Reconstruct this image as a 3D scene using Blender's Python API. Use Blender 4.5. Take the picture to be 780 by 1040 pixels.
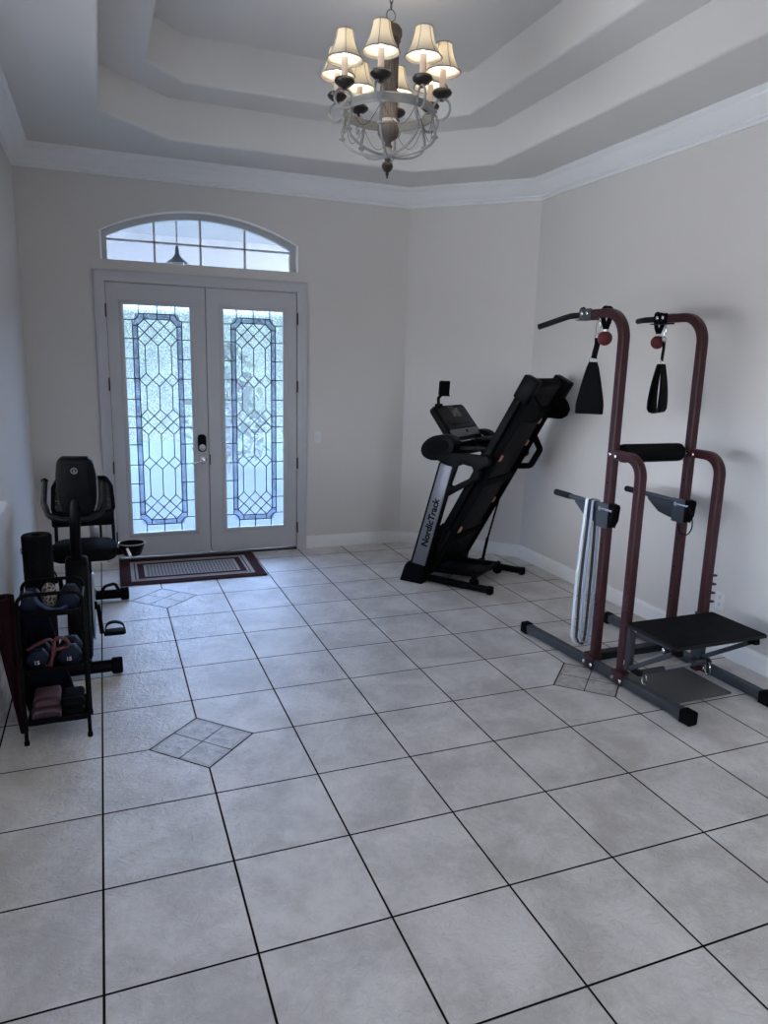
import bpy, bmesh, math, random
from mathutils import Vector, Matrix
random.seed(7)
PI = math.pi
V = Vector
for _o in list(bpy.data.objects):
    bpy.data.objects.remove(_o)
SC = bpy.context.scene
COL = SC.collection

# ------------------------------------------------------------------ camera, sky, sun, exposure
cam_data = bpy.data.cameras.new('camera')
cam = bpy.data.objects.new('camera', cam_data)
COL.objects.link(cam)
_r = V((0.932280804, -0.360822402, 0.025684555))
_d = V((-0.049989509, -0.198832490, -0.978757728))
_f = V((0.358264638, 0.911193083, -0.203405049))
_m = Matrix((_r, -_d, -_f)).transposed().to_4x4()
_m.translation = V((0.08353, -2.85125, 1.84297))
cam.matrix_world = _m
cam_data.sensor_fit = 'VERTICAL'
cam_data.sensor_height = 36.0
cam_data.lens = 727.955 / 1040 * 36.0
cam_data.clip_start = 0.05
SC.camera = cam

SKY_STRENGTH = 40.0
SC.view_settings.view_transform = 'Standard'
SC.view_settings.look = 'None'
SC.view_settings.exposure = 0.0
SC.view_settings.gamma = 1.0
SC.view_settings.use_curve_mapping = False
SC.cycles.max_bounces = 10
SC.cycles.diffuse_bounces = 6
SC.cycles.glossy_bounces = 4
SC.cycles.transparent_max_bounces = 16
SC.cycles.sample_clamp_indirect = 6.0

world = bpy.data.worlds.new('daylight')
SC.world = world
world.use_nodes = True
_nt = world.node_tree
_nt.nodes.clear()
_tc = _nt.nodes.new('ShaderNodeTexCoord')
_sx = _nt.nodes.new('ShaderNodeSeparateXYZ')
_nt.links.new(_tc.outputs['Generated'], _sx.inputs[0])
_cr = _nt.nodes.new('ShaderNodeValToRGB')
# dark ground and planting below and at the horizon, bright cloudy sky above it
_el = _cr.color_ramp.elements
_el[0].position = 0.47; _el[0].color = (0.028, 0.0405, 0.0405, 1)
_el[1].position = 0.56; _el[1].color = (0.74, 0.97, 1.48, 1)
_e = _el.new(0.528); _e.color = (0.031, 0.044, 0.045, 1)
_e = _el.new(0.75); _e.color = (0.64, 0.88, 1.48, 1)
_ma = _nt.nodes.new('ShaderNodeMath'); _ma.operation = 'MULTIPLY_ADD'
_ma.inputs[1].default_value = 0.5; _ma.inputs[2].default_value = 0.5
_nt.links.new(_sx.outputs['Z'], _ma.inputs[0])
_nt.links.new(_ma.outputs[0], _cr.inputs[0])
# away from the front garden, bright ground and open sky are added to light the room
_c2 = _nt.nodes.new('ShaderNodeValToRGB')
_el = _c2.color_ramp.elements
_el[0].position = 0.485; _el[0].color = (0.36, 0.352, 0.345, 1)
_el[1].position = 0.515; _el[1].color = (0.80, 0.83, 0.89, 1)
_nt.links.new(_ma.outputs[0], _c2.inputs[0])
_mr = _nt.nodes.new('ShaderNodeMapRange'); _mr.inputs[1].default_value = 0.05; _mr.inputs[2].default_value = 0.35
_nt.links.new(_sx.outputs['Y'], _mr.inputs[0])
_mx = _nt.nodes.new('ShaderNodeMix'); _mx.data_type = 'RGBA'
_nt.links.new(_mr.outputs[0], _mx.inputs[0]); _nt.links.new(_c2.outputs[0], _mx.inputs[6]); _nt.links.new(_cr.outputs[0], _mx.inputs[7])
_bg = _nt.nodes.new('ShaderNodeBackground')
_bg.inputs[1].default_value = SKY_STRENGTH
_nt.links.new(_mx.outputs[2], _bg.inputs[0])
_wo = _nt.nodes.new('ShaderNodeOutputWorld')
_nt.links.new(_bg.outputs[0], _wo.inputs[0])


def portal(name, centre, direction, w, h):
    """a sky portal in a glazed opening, so that daylight through it is sampled well"""
    l = bpy.data.lights.new(name, 'AREA')
    l.shape = 'RECTANGLE'; l.size = w; l.size_y = h
    l.cycles.is_portal = True
    o = bpy.data.objects.new(name, l)
    COL.objects.link(o)
    o.location = centre
    o.rotation_euler = V(direction).to_track_quat('-Z', 'Y').to_euler()
    return o


YB = 3.945          # inside face of the wall with the doors
XL, XR, YF = -0.5, 3.845, -4.6
portal('daylight_portal', (0.985, YB + 0.14, 1.26), (0, -1, 0), 1.68, 2.46)
portal('daylight_portal', (0.975, YB + 0.14, 2.86), (0, -1, 0), 1.7, 0.45)
portal('daylight_portal', (1.9, YF - 0.14, 1.55), (0, 1, 0), 0.8, 1.5)
portal('daylight_portal', (-3.62, -1.0, 1.25), (1, 0, 0), 1.9, 5.2)

# ------------------------------------------------------------------ node helpers and materials
class NT:
    def __init__(s, mat):
        s.t = mat.node_tree
    def n(s, kind, **kw):
        x = s.t.nodes.new(kind)
        for k, v in kw.items():
            setattr(x, k, v)
        return x
    def set(s, sock, v):
        if hasattr(v, 'is_linked') or hasattr(v, 'links'):
            s.t.links.new(v, sock)
        else:
            sock.default_value = v
    def m(s, op, a, b=0.0, c=None):
        x = s.n('ShaderNodeMath', operation=op)
        s.set(x.inputs[0], a); s.set(x.inputs[1], b)
        if c is not None:
            s.set(x.inputs[2], c)
        return x.outputs[0]
    def step(s, v, lo, hi, a=0.0, b=1.0):
        x = s.n('ShaderNodeMapRange', interpolation_type='SMOOTHSTEP')
        s.set(x.inputs[0], v); s.set(x.inputs[1], lo); s.set(x.inputs[2], hi)
        s.set(x.inputs[3], a); s.set(x.inputs[4], b)
        return x.outputs[0]
    def noise(s, vec, scale, detail=4.0, rough=0.55, dist=0.0):
        x = s.n('ShaderNodeTexNoise')
        s.set(x.inputs['Vector'], vec)
        x.inputs['Scale'].default_value = scale
        x.inputs['Detail'].default_value = detail
        x.inputs['Roughness'].default_value = rough
        x.inputs['Distortion'].default_value = dist
        return x.outputs['Fac']
    def mix(s, f, a, b):
        x = s.n('ShaderNodeMix', data_type='RGBA')
        s.set(x.inputs[0], f); s.set(x.inputs[6], a); s.set(x.inputs[7], b)
        return x.outputs[2]
    def bump(s, h, strength, dist):
        x = s.n('ShaderNodeBump')
        x.inputs['Strength'].default_value = strength
        x.inputs['Distance'].default_value = dist
        s.set(x.inputs['Height'], h)
        return x.outputs[0]


def rgba(c):
    return (c[0], c[1], c[2], 1.0)


def new_mat(name):
    m = bpy.data.materials.new(name)
    m.use_nodes = True
    return m, NT(m), m.node_tree.nodes['Principled BSDF']


def mat(name, col, rough=0.5, metal=0.0, var=0.12, scale=14.0, bump=0.0, bscale=60.0, spec=0.5, coat=0.0, emit=None, sheen=0.0):
    """painted / moulded surface: a base colour with a little procedural unevenness and grain"""
    m, t, p = new_mat(name)
    tc = t.n('ShaderNodeTexCoord')
    f = t.noise(tc.outputs['Object'], scale, 5.0)
    lo = tuple(max(0.0, c * (1 - var)) for c in col)
    hi = tuple(min(1.0, c * (1 + var)) for c in col)
    t.set(p.inputs['Base Color'], t.mix(f, rgba(lo), rgba(hi)))
    t.set(p.inputs['Roughness'], t.step(f, 0.2, 0.8, max(0.02, rough - 0.06), min(1.0, rough + 0.06)))
    p.inputs['Metallic'].default_value = metal
    p.inputs['Specular IOR Level'].default_value = spec
    p.inputs['Coat Weight'].default_value = coat
    p.inputs['Sheen Weight'].default_value = sheen
    if bump:
        t.set(p.inputs['Normal'], t.bump(t.noise(tc.outputs['Object'], bscale, 3.0), bump, 0.004))
    if emit:
        p.inputs['Emission Color'].default_value = rgba(emit[0])
        p.inputs['Emission Strength'].default_value = emit[1]
    return m


TILE = 0.4572


def floor_material():
    m, t, p = new_mat('ceramic_floor_tile')
    tc = t.n('ShaderNodeTexCoord')
    ob = tc.outputs['Object']
    sx = t.n('ShaderNodeSeparateXYZ'); t.set(sx.inputs[0], ob)
    u = t.m('DIVIDE', sx.outputs[0], TILE)
    v = t.m('DIVIDE', sx.outputs[1], TILE)
    def near(a):
        fr = t.m('FRACT', t.m('ADD', a, 100.5))
        return t.m('ABSOLUTE', t.m('SUBTRACT', fr, 0.5))
    g = 0.0068
    grid = t.m('MINIMUM', near(u), near(v))
    def cell(a, o):
        x = t.m('ADD', t.m('SUBTRACT', a, o), 102.5)
        return t.m('SUBTRACT', t.m('MODULO', x, 5.0), 2.5)
    du, dv = cell(u, 1.0), cell(v, 1.0)
    dd = t.m('ADD', t.m('ABSOLUTE', du), t.m('ABSOLUTE', dv))
    inside = t.m('LESS_THAN', dd, 0.545)
    edge = t.m('MULTIPLY', t.m('ABSOLUTE', t.m('SUBTRACT', dd, 0.545)), 0.7071)
    cross = t.m('MULTIPLY', t.m('MINIMUM', t.m('ABSOLUTE', t.m('ADD', du, dv)), t.m('ABSOLUTE', t.m('SUBTRACT', du, dv))), 0.7071)
    gin = t.m('MULTIPLY', cross, 1.5)
    pick = t.m('ADD', t.m('MULTIPLY', inside, gin), t.m('MULTIPLY', t.m('SUBTRACT', 1.0, inside), grid))
    dist = t.m('MINIMUM', pick, edge)
    grout = t.step(dist, g, g + 0.003, 1.0, 0.0)
    # each tile a slightly different tone
    cx = t.n('ShaderNodeCombineXYZ')
    t.set(cx.inputs[0], t.m('FLOOR', u)); t.set(cx.inputs[1], t.m('FLOOR', v))
    wn = t.n('ShaderNodeTexWhiteNoise', noise_dimensions='3D'); t.set(wn.inputs[0], cx.outputs[0])
    cloud = t.noise(ob, 3.2, 7.0, 0.62, 0.4)
    fine = t.noise(ob, 26.0, 6.0, 0.7)
    f = t.m('ADD', t.m('MULTIPLY', cloud, 0.75), t.m('MULTIPLY', fine, 0.25))
    f = t.m('ADD', f, t.m('MULTIPLY', t.m('SUBTRACT', wn.outputs[0], 0.5), 0.06))
    tilec = t.mix(t.step(f, 0.34, 0.66), (0.50, 0.468, 0.44, 1), (0.74, 0.708, 0.68, 1))
    blot = t.step(t.noise(ob, 17.0, 4.0, 0.6), 0.45, 0.60)
    inl = t.mix(blot, (0.54, 0.51, 0.48, 1), (0.39, 0.365, 0.345, 1))
    inr = t.step(edge, 0.045, 0.05)
    inl = t.mix(inr, (0.40, 0.37, 0.34, 1), inl)
    tilec = t.mix(inside, tilec, inl)
    col = t.mix(grout, tilec, (0.013, 0.011, 0.011, 1))
    t.set(p.inputs['Base Color'], col)
    t.set(p.inputs['Roughness'], t.mix(grout, t.mix(fine, (0.36,) * 3 + (1,), (0.48,) * 3 + (1,)), (0.9,) * 3 + (1,)))
    slate = t.noise(ob, 16.0, 7.0, 0.62, 2.6)
    h = t.m('ADD', t.m('MULTIPLY', slate, 0.5), t.m('MULTIPLY', grout, -0.55))
    h = t.m('ADD', h, t.m('MULTIPLY', fine, 0.2))
    t.set(p.inputs['Normal'], t.bump(h, 1.0, 0.016))
    t.set(p.inputs['Specular IOR Level'], t.m('MULTIPLY', t.m('SUBTRACT', 1.0, grout), 0.85))
    return m


def glass_material(name, tint, clear, scale, speck=0.6, glow=0.1, vary=0.18):
    """obscured door glass: part clear, part diffusing, broken up by its hammered texture"""
    m = bpy.data.materials.new(name); m.use_nodes = True
    t = NT(m)
    m.node_tree.nodes.clear()
    tc = t.n('ShaderNodeTexCoord')
    ob = tc.outputs['Object']
    n = t.noise(ob, scale, 5.0, 0.7, 0.5)
    big = t.noise(ob, 5.0, 3.0, 0.5)
    tr = t.n('ShaderNodeBsdfTransparent')
    sp = t.step(n, 0.42, 0.58, 1.0 - speck, 1.0)
    t.set(tr.inputs[0], t.mix(sp, rgba(tuple(c * 0.55 for c in tint)), rgba(tint)))
    tl = t.n('ShaderNodeBsdfTranslucent'); tl.inputs[0].default_value = rgba(tuple(c * glow for c in tint))
    t.set(tl.inputs['Normal'], t.bump(n, 0.6, 0.01))
    gl = t.n('ShaderNodeBsdfGlossy'); gl.inputs[0].default_value = (0.9, 0.93, 1, 1); gl.inputs[1].default_value = 0.18
    t.set(gl.inputs['Normal'], t.bump(n, 0.4, 0.01))
    mx = t.n('ShaderNodeMixShader')
    t.set(mx.inputs[0], t.step(t.m('ADD', t.m('MULTIPLY', n, 0.7), t.m('MULTIPLY', big, 0.3)), 0.35, 0.65, clear - vary, min(1.0, clear + vary)))
    t.t.links.new(tl.outputs[0], mx.inputs[1]); t.t.links.new(tr.outputs[0], mx.inputs[2])
    m2 = t.n('ShaderNodeMixShader'); m2.inputs[0].default_value = 0.05
    t.t.links.new(mx.outputs[0], m2.inputs[1]); t.t.links.new(gl.outputs[0], m2.inputs[2])
    out = t.n('ShaderNodeOutputMaterial')
    t.t.links.new(m2.outputs[0], out.inputs[0])
    return m


def rug_material():
    m, t, p = new_mat('woven_door_rug')
    tc = t.n('ShaderNodeTexCoord')
    sx = t.n('ShaderNodeSeparateXYZ'); t.set(sx.inputs[0], tc.outputs['Object'])
    dx = t.m('SUBTRACT', 0.605, t.m('ABSOLUTE', sx.outputs[0]))
    dy = t.m('SUBTRACT', 0.39, t.m('ABSOLUTE', sx.outputs[1]))
    d = t.m('MINIMUM', dx, dy)
    mar = (0.040, 0.012, 0.016, 1); cream = (0.38, 0.36, 0.34, 1)
    wv = t.n('ShaderNodeTexWave', wave_type='BANDS', bands_direction='X')
    wv.inputs['Scale'].default_value = 11.0; wv.inputs['Distortion'].default_value = 1.5; wv.inputs['Detail'].default_value = 2.0
    t.set(wv.inputs['Vector'], tc.outputs['Object'])
    wy = t.n('ShaderNodeTexWave', wave_type='BANDS', bands_direction='Y')
    wy.inputs['Scale'].default_value = 14.0; wy.inputs['Distortion'].default_value = 3.0
    t.set(wy.inputs['Vector'], tc.outputs['Object'])
    centre = t.mix(t.m('MULTIPLY', t.step(wv.outputs['Fac'], 0.3, 0.6), t.step(wy.outputs['Fac'], 0.1, 0.4)), (0.16, 0.13, 0.13, 1), cream)
    c = t.mix(t.step(d, 0.088, 0.092), mar, cream)
    c = t.mix(t.step(d, 0.118, 0.122), c, mar)
    c = t.mix(t.step(d, 0.128, 0.132), c, cream)
    c = t.mix(t.step(d, 0.146, 0.15), c, mar)
    c = t.mix(t.step(d, 0.20, 0.204), c, cream)
    c = t.mix(t.step(d, 0.212, 0.216), c, centre)
    t.set(p.inputs['Base Color'], c)
    p.inputs['Roughness'].default_value = 0.95
    p.inputs['Specular IOR Level'].default_value = 0.1
    t.set(p.inputs['Normal'], t.bump(t.noise(tc.outputs['Object'], 220.0, 2.0), 0.5, 0.003))
    return m


def spotted_material():
    m, t, p = new_mat('spotted_print')
    tc = t.n('ShaderNodeTexCoord')
    vo = t.n('ShaderNodeTexVoronoi', feature='DISTANCE_TO_EDGE')
    vo.inputs['Scale'].default_value = 48.0
    t.set(vo.inputs['Vector'], tc.outputs['Object'])
    t.set(p.inputs['Base Color'], t.mix(t.step(vo.outputs['Distance'], 0.10, 0.16), (0.26, 0.22, 0.19, 1), (0.012, 0.01, 0.01, 1)))
    p.inputs['Roughness'].default_value = 0.6
    return m


def mesh_fabric_material():
    m, t, p = new_mat('perforated_seat_mesh')
    tc = t.n('ShaderNodeTexCoord')
    vo = t.n('ShaderNodeTexVoronoi'); vo.inputs['Scale'].default_value = 55.0; vo.inputs['Randomness'].default_value = 0.0
    t.set(vo.inputs['Vector'], tc.outputs['Object'])
    hole = t.m('LESS_THAN', vo.outputs['Distance'], 0.30)
    p.inputs['Base Color'].default_value = (0.012, 0.012, 0.014, 1)
    p.inputs['Roughness'].default_value = 0.7
    t.set(p.inputs['Alpha'], t.m('SUBTRACT', 1.0, hole))
    return m


M = {}
M['wall'] = mat('wall_paint', (0.60, 0.575, 0.55), 0.8, var=0.03, scale=2.0, bump=0.05, bscale=180, spec=0.25)
M['ceil'] = mat('ceiling_paint', (0.66, 0.64, 0.615), 0.85, var=0.03, scale=2.0, bump=0.04, bscale=180, spec=0.2)
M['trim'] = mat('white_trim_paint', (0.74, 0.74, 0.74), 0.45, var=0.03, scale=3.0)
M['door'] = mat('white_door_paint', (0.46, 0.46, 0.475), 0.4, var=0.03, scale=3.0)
M['floor'] = floor_material()
M['glass'] = glass_material('hammered_door_glass', (0.87, 0.93, 0.97), 0.66, 95.0, 0.45, 0.16)
M['bevel'] = glass_material('blue_bevelled_glass', (0.84, 0.90, 1.0), 0.62, 40.0, 0.45, 0.16)
M['clear'] = glass_material('clear_window_glass', (0.90, 0.93, 0.97), 0.88, 3.0, 0.0, 0.05, 0.01)
M['came'] = mat('dark_lead_came', (0.014, 0.013, 0.012), 0.6, metal=0.0)
M['black'] = mat('black_plastic', (0.0025, 0.0025, 0.003), 0.5, var=0.2, bump=0.06, bscale=240, spec=0.07)
M['matte'] = mat('black_rubber', (0.003, 0.003, 0.0035), 0.8, var=0.2, bump=0.15, bscale=200, spec=0.06)
M['belt'] = mat('treadmill_belt_rubber', (0.005, 0.005, 0.006), 0.75, var=0.2, spec=0.15, bump=0.1, bscale=300)
M['foam'] = mat('black_foam', (0.005, 0.005, 0.0055), 0.95, var=0.25, bump=0.3, bscale=160, spec=0.08)
M['fabric'] = mat('black_webbing', (0.003, 0.003, 0.0042), 0.9, var=0.3, bump=0.3, bscale=260, spec=0.12)
M['chrome'] = mat('chrome_steel', (0.75, 0.76, 0.78), 0.18, metal=1.0, var=0.05)
M['steel'] = mat('brushed_steel', (0.50, 0.51, 0.53), 0.35, metal=0.9, var=0.08)
M['grey'] = mat('grey_powder_coat', (0.040, 0.046, 0.056), 0.45, var=0.1, spec=0.35)
M['silver'] = mat('silver_upright_paint', (0.125, 0.13, 0.15), 0.42, metal=0.25, var=0.05)
M['dgrey'] = mat('dark_grey_plastic', (0.009, 0.0095, 0.011), 0.5, var=0.1, spec=0.14)
M['screen'] = mat('console_screen', (0.022, 0.024, 0.028), 0.2, var=0.05, spec=0.35)
M['maroon'] = mat('maroon_powder_coat', (0.034, 0.0085, 0.0105), 0.42, var=0.15, spec=0.3)
M['redball'] = mat('red_grip_rubber', (0.085, 0.013, 0.016), 0.6, var=0.2, bump=0.3, bscale=120, spec=0.25)
M['orange'] = mat('orange_cushion', (0.50, 0.20, 0.14), 0.5)
M['pale'] = mat('pale_sticker', (0.62, 0.62, 0.60), 0.5, var=0.05)
M['whiteband'] = mat('white_latex_band', (0.66, 0.69, 0.74), 0.5, var=0.08)
M['greyband'] = mat('grey_latex_band', (0.30, 0.34, 0.42), 0.5, var=0.1)
M['navyband'] = mat('black_latex_band', (0.014, 0.015, 0.02), 0.5, var=0.1)
M['bluevinyl'] = mat('navy_vinyl', (0.0035, 0.008, 0.024), 0.55, var=0.15, spec=0.25)
M['bluelatex'] = mat('blue_latex', (0.025, 0.042, 0.11), 0.5, var=0.15)
M['redlatex'] = mat('red_latex_tube', (0.085, 0.014, 0.017), 0.45, var=0.2)
M['winemat'] = mat('wine_yoga_mat', (0.018, 0.005, 0.007), 0.9, var=0.2, bump=0.2, bscale=150, spec=0.1)
M['navymat'] = mat('navy_exercise_mat', (0.004, 0.004, 0.012), 0.9, var=0.2, spec=0.1)
M['pink'] = mat('mauve_pink_fabric', (0.11, 0.055, 0.066), 0.85, var=0.2, bump=0.3, bscale=120)
M['plum'] = mat('plum_fabric', (0.05, 0.028, 0.038), 0.85, var=0.25, bump=0.3, bscale=120)
M['spot'] = spotted_material()
M['rug'] = rug_material()
M['seatmesh'] = mesh_fabric_material()
M['ironw'] = mat('whitewashed_iron', (0.22, 0.216, 0.212), 0.45, var=0.3, scale=40.0)
M['bronze'] = mat('dark_bronze', (0.018, 0.013, 0.011), 0.35, metal=0.3, var=0.4, scale=50)
M['wood'] = mat('weathered_wood', (0.060, 0.046, 0.039), 0.6, var=0.45, scale=35.0)
M['woodlight'] = mat('fluted_taupe_wood', (0.13, 0.105, 0.093), 0.6, var=0.35, scale=35.0)
M['candle'] = mat('cream_candle_sleeve', (0.62, 0.50, 0.42), 0.55, var=0.08)
M['bulb'] = mat('warm_bulb', (1.0, 0.9, 0.7), 0.3, emit=((1.0, 0.90, 0.70), 12.0))
M['piping'] = mat('taupe_shade_trim', (0.24, 0.20, 0.17), 0.8, var=0.1)
M['plate'] = mat('white_plastic_plate', (0.66, 0.66, 0.66), 0.4, var=0.03)
M['leaf'] = mat('garden_leaves', (0.06, 0.10, 0.045), 0.8, var=0.5, scale=6.0)
M['paver'] = mat('pale_porch_paving', (0.036, 0.052, 0.051), 0.95, var=0.1, scale=4.0, spec=0.0)
M['floorplate'] = mat('worn_grey_steel_plate', (0.085, 0.083, 0.082), 0.5, var=0.2, scale=8, spec=0.4)
M['litreveal'] = mat('lit_reveal_white', (0.88, 0.88, 0.88), 0.4, var=0.02)  # extra white, stands in for light on the transom reveal
M['porch'] = mat('porch_ceiling_paint', (0.40, 0.42, 0.46), 0.8, var=0.05, scale=3.0)
M['platform'] = mat('black_grip_tread', (0.005, 0.005, 0.006), 0.9, var=0.2, bump=0.5, bscale=420, spec=0.12)
M['grip'] = mat('black_foam_grip', (0.005, 0.005, 0.006), 0.6, var=0.2, spec=0.2)


def shade_material():
    m = bpy.data.materials.new('cream_lampshade_fabric'); m.use_nodes = True
    t = NT(m); m.node_tree.nodes.clear()
    tc = t.n('ShaderNodeTexCoord')
    n = t.noise(tc.outputs['Object'], 90.0, 3.0)
    c = t.mix(n, (0.66, 0.62, 0.54, 1), (0.78, 0.74, 0.66, 1))
    df = t.n('ShaderNodeBsdfDiffuse'); t.set(df.inputs[0], c)
    tl = t.n('ShaderNodeBsdfTranslucent'); t.set(tl.inputs[0], c)
    mx = t.n('ShaderNodeMixShader'); mx.inputs[0].default_value = 0.36
    t.t.links.new(df.outputs[0], mx.inputs[1]); t.t.links.new(tl.outputs[0], mx.inputs[2])
    o = t.n('ShaderNodeOutputMaterial'); t.t.links.new(mx.outputs[0], o.inputs[0])
    return m


M['shade'] = shade_material()


# ------------------------------------------------------------------ shape helpers (each adds to a bmesh)
def B():
    return bmesh.new()


def add_box(bm, c, s, bevel=0.0, rot=None, seg=2):
    """box centred at c with full sizes s"""
    r = bmesh.ops.create_cube(bm, size=1.0)
    vs = r['verts']
    bmesh.ops.scale(bm, vec=V(s), verts=vs)
    if bevel:
        es = list({e for v in vs for e in v.link_edges})
        res = bmesh.ops.bevel(bm, geom=es, offset=bevel, segments=seg, profile=0.5, affect='EDGES')
        vs = list({v for f in res['faces'] for v in f.verts} | {v for v in vs if v.is_valid})
    if rot is not None:
        bmesh.ops.rotate(bm, cent=(0, 0, 0), matrix=rot, verts=vs)
    bmesh.ops.translate(bm, vec=V(c), verts=vs)
    return bm


def circ(r, n=12):
    return [(r * math.cos(2 * PI * k / n), r * math.sin(2 * PI * k / n)) for k in range(n)]


def rrect(w, h, r=0.006, n=3):
    out = []
    for cx, cy, a0 in ((w / 2 - r, h / 2 - r, 0), (-w / 2 + r, h / 2 - r, 90), (-w / 2 + r, -h / 2 + r, 180), (w / 2 - r, -h / 2 + r, 270)):
        for k in range(n + 1):
            a = math.radians(a0 + 90.0 * k / n)
            out.append((cx + r * math.cos(a), cy + r * math.sin(a)))
    return out


def fillet(pts, r, n=8):
    """polyline with its corners rounded"""
    pts = [V(p) for p in pts]
    out = [pts[0]]
    for i in range(1, len(pts) - 1):
        p, a, b = pts[i], pts[i - 1], pts[i + 1]
        rr = r[i - 1] if isinstance(r, (list, tuple)) else r
        d1, d2 = (a - p), (b - p)
        l1, l2 = d1.length, d2.length
        d1.normalize(); d2.normalize()
        ang = d1.angle(d2)
        if rr <= 0 or ang > 3.10:
            out.append(p); continue
        tl = min(rr / math.tan(ang / 2), l1 * 0.49, l2 * 0.49)
        q = tl * math.tan(ang / 2)
        bis = (d1 + d2).normalized()
        c = p + bis * (q / math.sin(ang / 2))
        s, e = p + d1 * tl - c, p + d2 * tl - c
        tot = s.angle(e)
        ax = s.cross(e).normalized()
        for k in range(n + 1):
            out.append(c + Matrix.Rotation(tot * k / n, 3, ax) @ s)
    out.append(pts[-1])
    return out


def sweep(bm, pts, sec, up=None, closed=False, cap=True, scale=None):
    """sweep a 2D section along a path; `up` fixes the section's second axis for flat paths"""
    pts = [V(p) for p in pts]
    n = len(pts)
    rings = []
    prev = None
    for i, p in enumerate(pts):
        a = pts[i - 1] if (i > 0 or closed) else None
        b = pts[(i + 1) % n] if (i < n - 1 or closed) else None
        t1 = (p - a).normalized() if a is not None else None
        t2 = (b - p).normalized() if b is not None else None
        t = (t1 + t2).normalized() if (t1 is not None and t2 is not None) else (t1 if t1 is not None else t2)
        k = 1.0
        if t1 is not None and t2 is not None:
            k = 1.0 / max(0.25, math.cos(t1.angle(t2, 0.0) / 2))
        if up is not None:
            nn = V(up)
            side = t.cross(nn).normalized()
            upv = nn if abs(nn.dot(t)) < 1e-4 else side.cross(t).normalized()
        else:
            if prev is None:
                ref = V((0, 0, 1)) if abs(t.z) < 0.9 else V((1, 0, 0))
                side = t.cross(ref).normalized()
            else:
                side = (prev - t * prev.dot(t)).normalized()
            prev = side
            upv = side.cross(t).normalized()
            k = 1.0
        sc = scale[i] if scale else 1.0
        rings.append([bm.verts.new(p + side * (x * k * sc) + upv * (y * sc)) for x, y in sec])
    m = len(sec)
    for i in range(n if closed else n - 1):
        r1, r2 = rings[i], rings[(i + 1) % n]
        for j in range(m):
            bm.faces.new((r1[j], r1[(j + 1) % m], r2[(j + 1) % m], r2[j]))
    if cap and not closed:
        bm.faces.new(rings[0][::-1]); bm.faces.new(rings[-1])
    return bm


def tube(bm, pts, r, n=12, **k):
    return sweep(bm, pts, circ(r, n), **k)


def bar(bm, a, b, w, h, up=(0, 0, 1), r=0.004):
    return sweep(bm, [a, b], rrect(w, h, r), up=up)


def lathe(bm, prof, seg=24, origin=(0, 0, 0), axis=(0, 0, 1)):
    """prof: (radius, height) from bottom to top about an axis"""
    q = V((0, 0, 1)).rotation_difference(V(axis)).to_matrix()
    o = V(origin)
    rings = []
    for r, z in prof:
        if r < 1e-5:
            rings.append([bm.verts.new(o + q @ V((0, 0, z)))])
        else:
            rings.append([bm.verts.new(o + q @ V((r * math.cos(2 * PI * k / seg), r * math.sin(2 * PI * k / seg), z))) for k in range(seg)])
    for a, b in zip(rings, rings[1:]):
        for k in range(seg):
            k2 = (k + 1) % seg
            if len(a) == 1 and len(b) == 1:
                continue
            if len(a) == 1:
                bm.faces.new((a[0], b[k2], b[k]))
            elif len(b) == 1:
                bm.faces.new((a[k], a[k2], b[0]))
            else:
                bm.faces.new((a[k], a[k2], b[k2], b[k]))
    if len(rings[0]) > 1:
        bm.faces.new(rings[0][::-1])
    if len(rings[-1]) > 1:
        bm.faces.new(rings[-1])
    return bm


def prism(bm, poly, f, thick, bevel=0.0):
    """poly: 2D outline; f(a, b) -> 3D; thick: vector of extrusion"""
    vs = [bm.verts.new(f(a, b)) for a, b in poly]
    face = bm.faces.new(vs)
    r = bmesh.ops.extrude_face_region(bm, geom=[face])
    nv = [g for g in r['geom'] if isinstance(g, bmesh.types.BMVert)]
    bmesh.ops.translate(bm, vec=V(thick), verts=nv)
    if bevel:
        es = list({e for v in vs + nv for e in v.link_edges})
        bmesh.ops.bevel(bm, geom=es, offset=bevel, segments=2, profile=0.5, affect='EDGES')
    return bm


def plate_with_holes(bm, outer, holes, f, thick):
    """flat plate with openings, extruded"""
    es = []
    allv = []
    for loop in [outer] + holes:
        vs = [bm.verts.new(f(a, b)) for a, b in loop]
        allv += vs
        es += [bm.edges.new((vs[i], vs[(i + 1) % len(vs)])) for i in range(len(vs))]
    r = bmesh.ops.triangle_fill(bm, edges=es, use_beauty=True, use_dissolve=False)
    faces = [g for g in r['geom'] if isinstance(g, bmesh.types.BMFace)]
    if thick is not None:
        x = bmesh.ops.extrude_face_region(bm, geom=faces)
        nv = [g for g in x['geom'] if isinstance(g, bmesh.types.BMVert)]
        bmesh.ops.translate(bm, vec=V(thick), verts=nv)
    return bm


def rpoly(w, h, r, n=5, cx=0.0, cy=0.0):
    return [(cx + a, cy + b) for a, b in rrect(w, h, r, n)]


# ------------------------------------------------------------------ object helpers
def obj(name, bm, material, parent=None, label=None, angle=40, loc=None):
    bmesh.ops.recalc_face_normals(bm, faces=bm.faces)
    me = bpy.data.meshes.new(name)
    bm.to_mesh(me); bm.free()
    for p in me.polygons:
        p.use_smooth = True
    me.set_sharp_from_angle(angle=math.radians(angle))
    o = bpy.data.objects.new(name, me)
    COL.objects.link(o)
    for mm in (material if isinstance(material, (list, tuple)) else [material]):
        me.materials.append(mm)
    if parent is not None:
        o.parent = parent
    if label:
        o['label'] = label
    if loc is not None:
        o.location = loc
    return o


def thing(name, label, cat, loc=(0, 0, 0), rz=0.0, group=None, rot=None):
    o = bpy.data.objects.new(name, None)
    o.empty_display_size = 0.1
    COL.objects.link(o)
    o.location = loc
    o.rotation_euler = rot if rot is not None else (0, 0, rz)
    return tag(o, label, cat, group)


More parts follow.
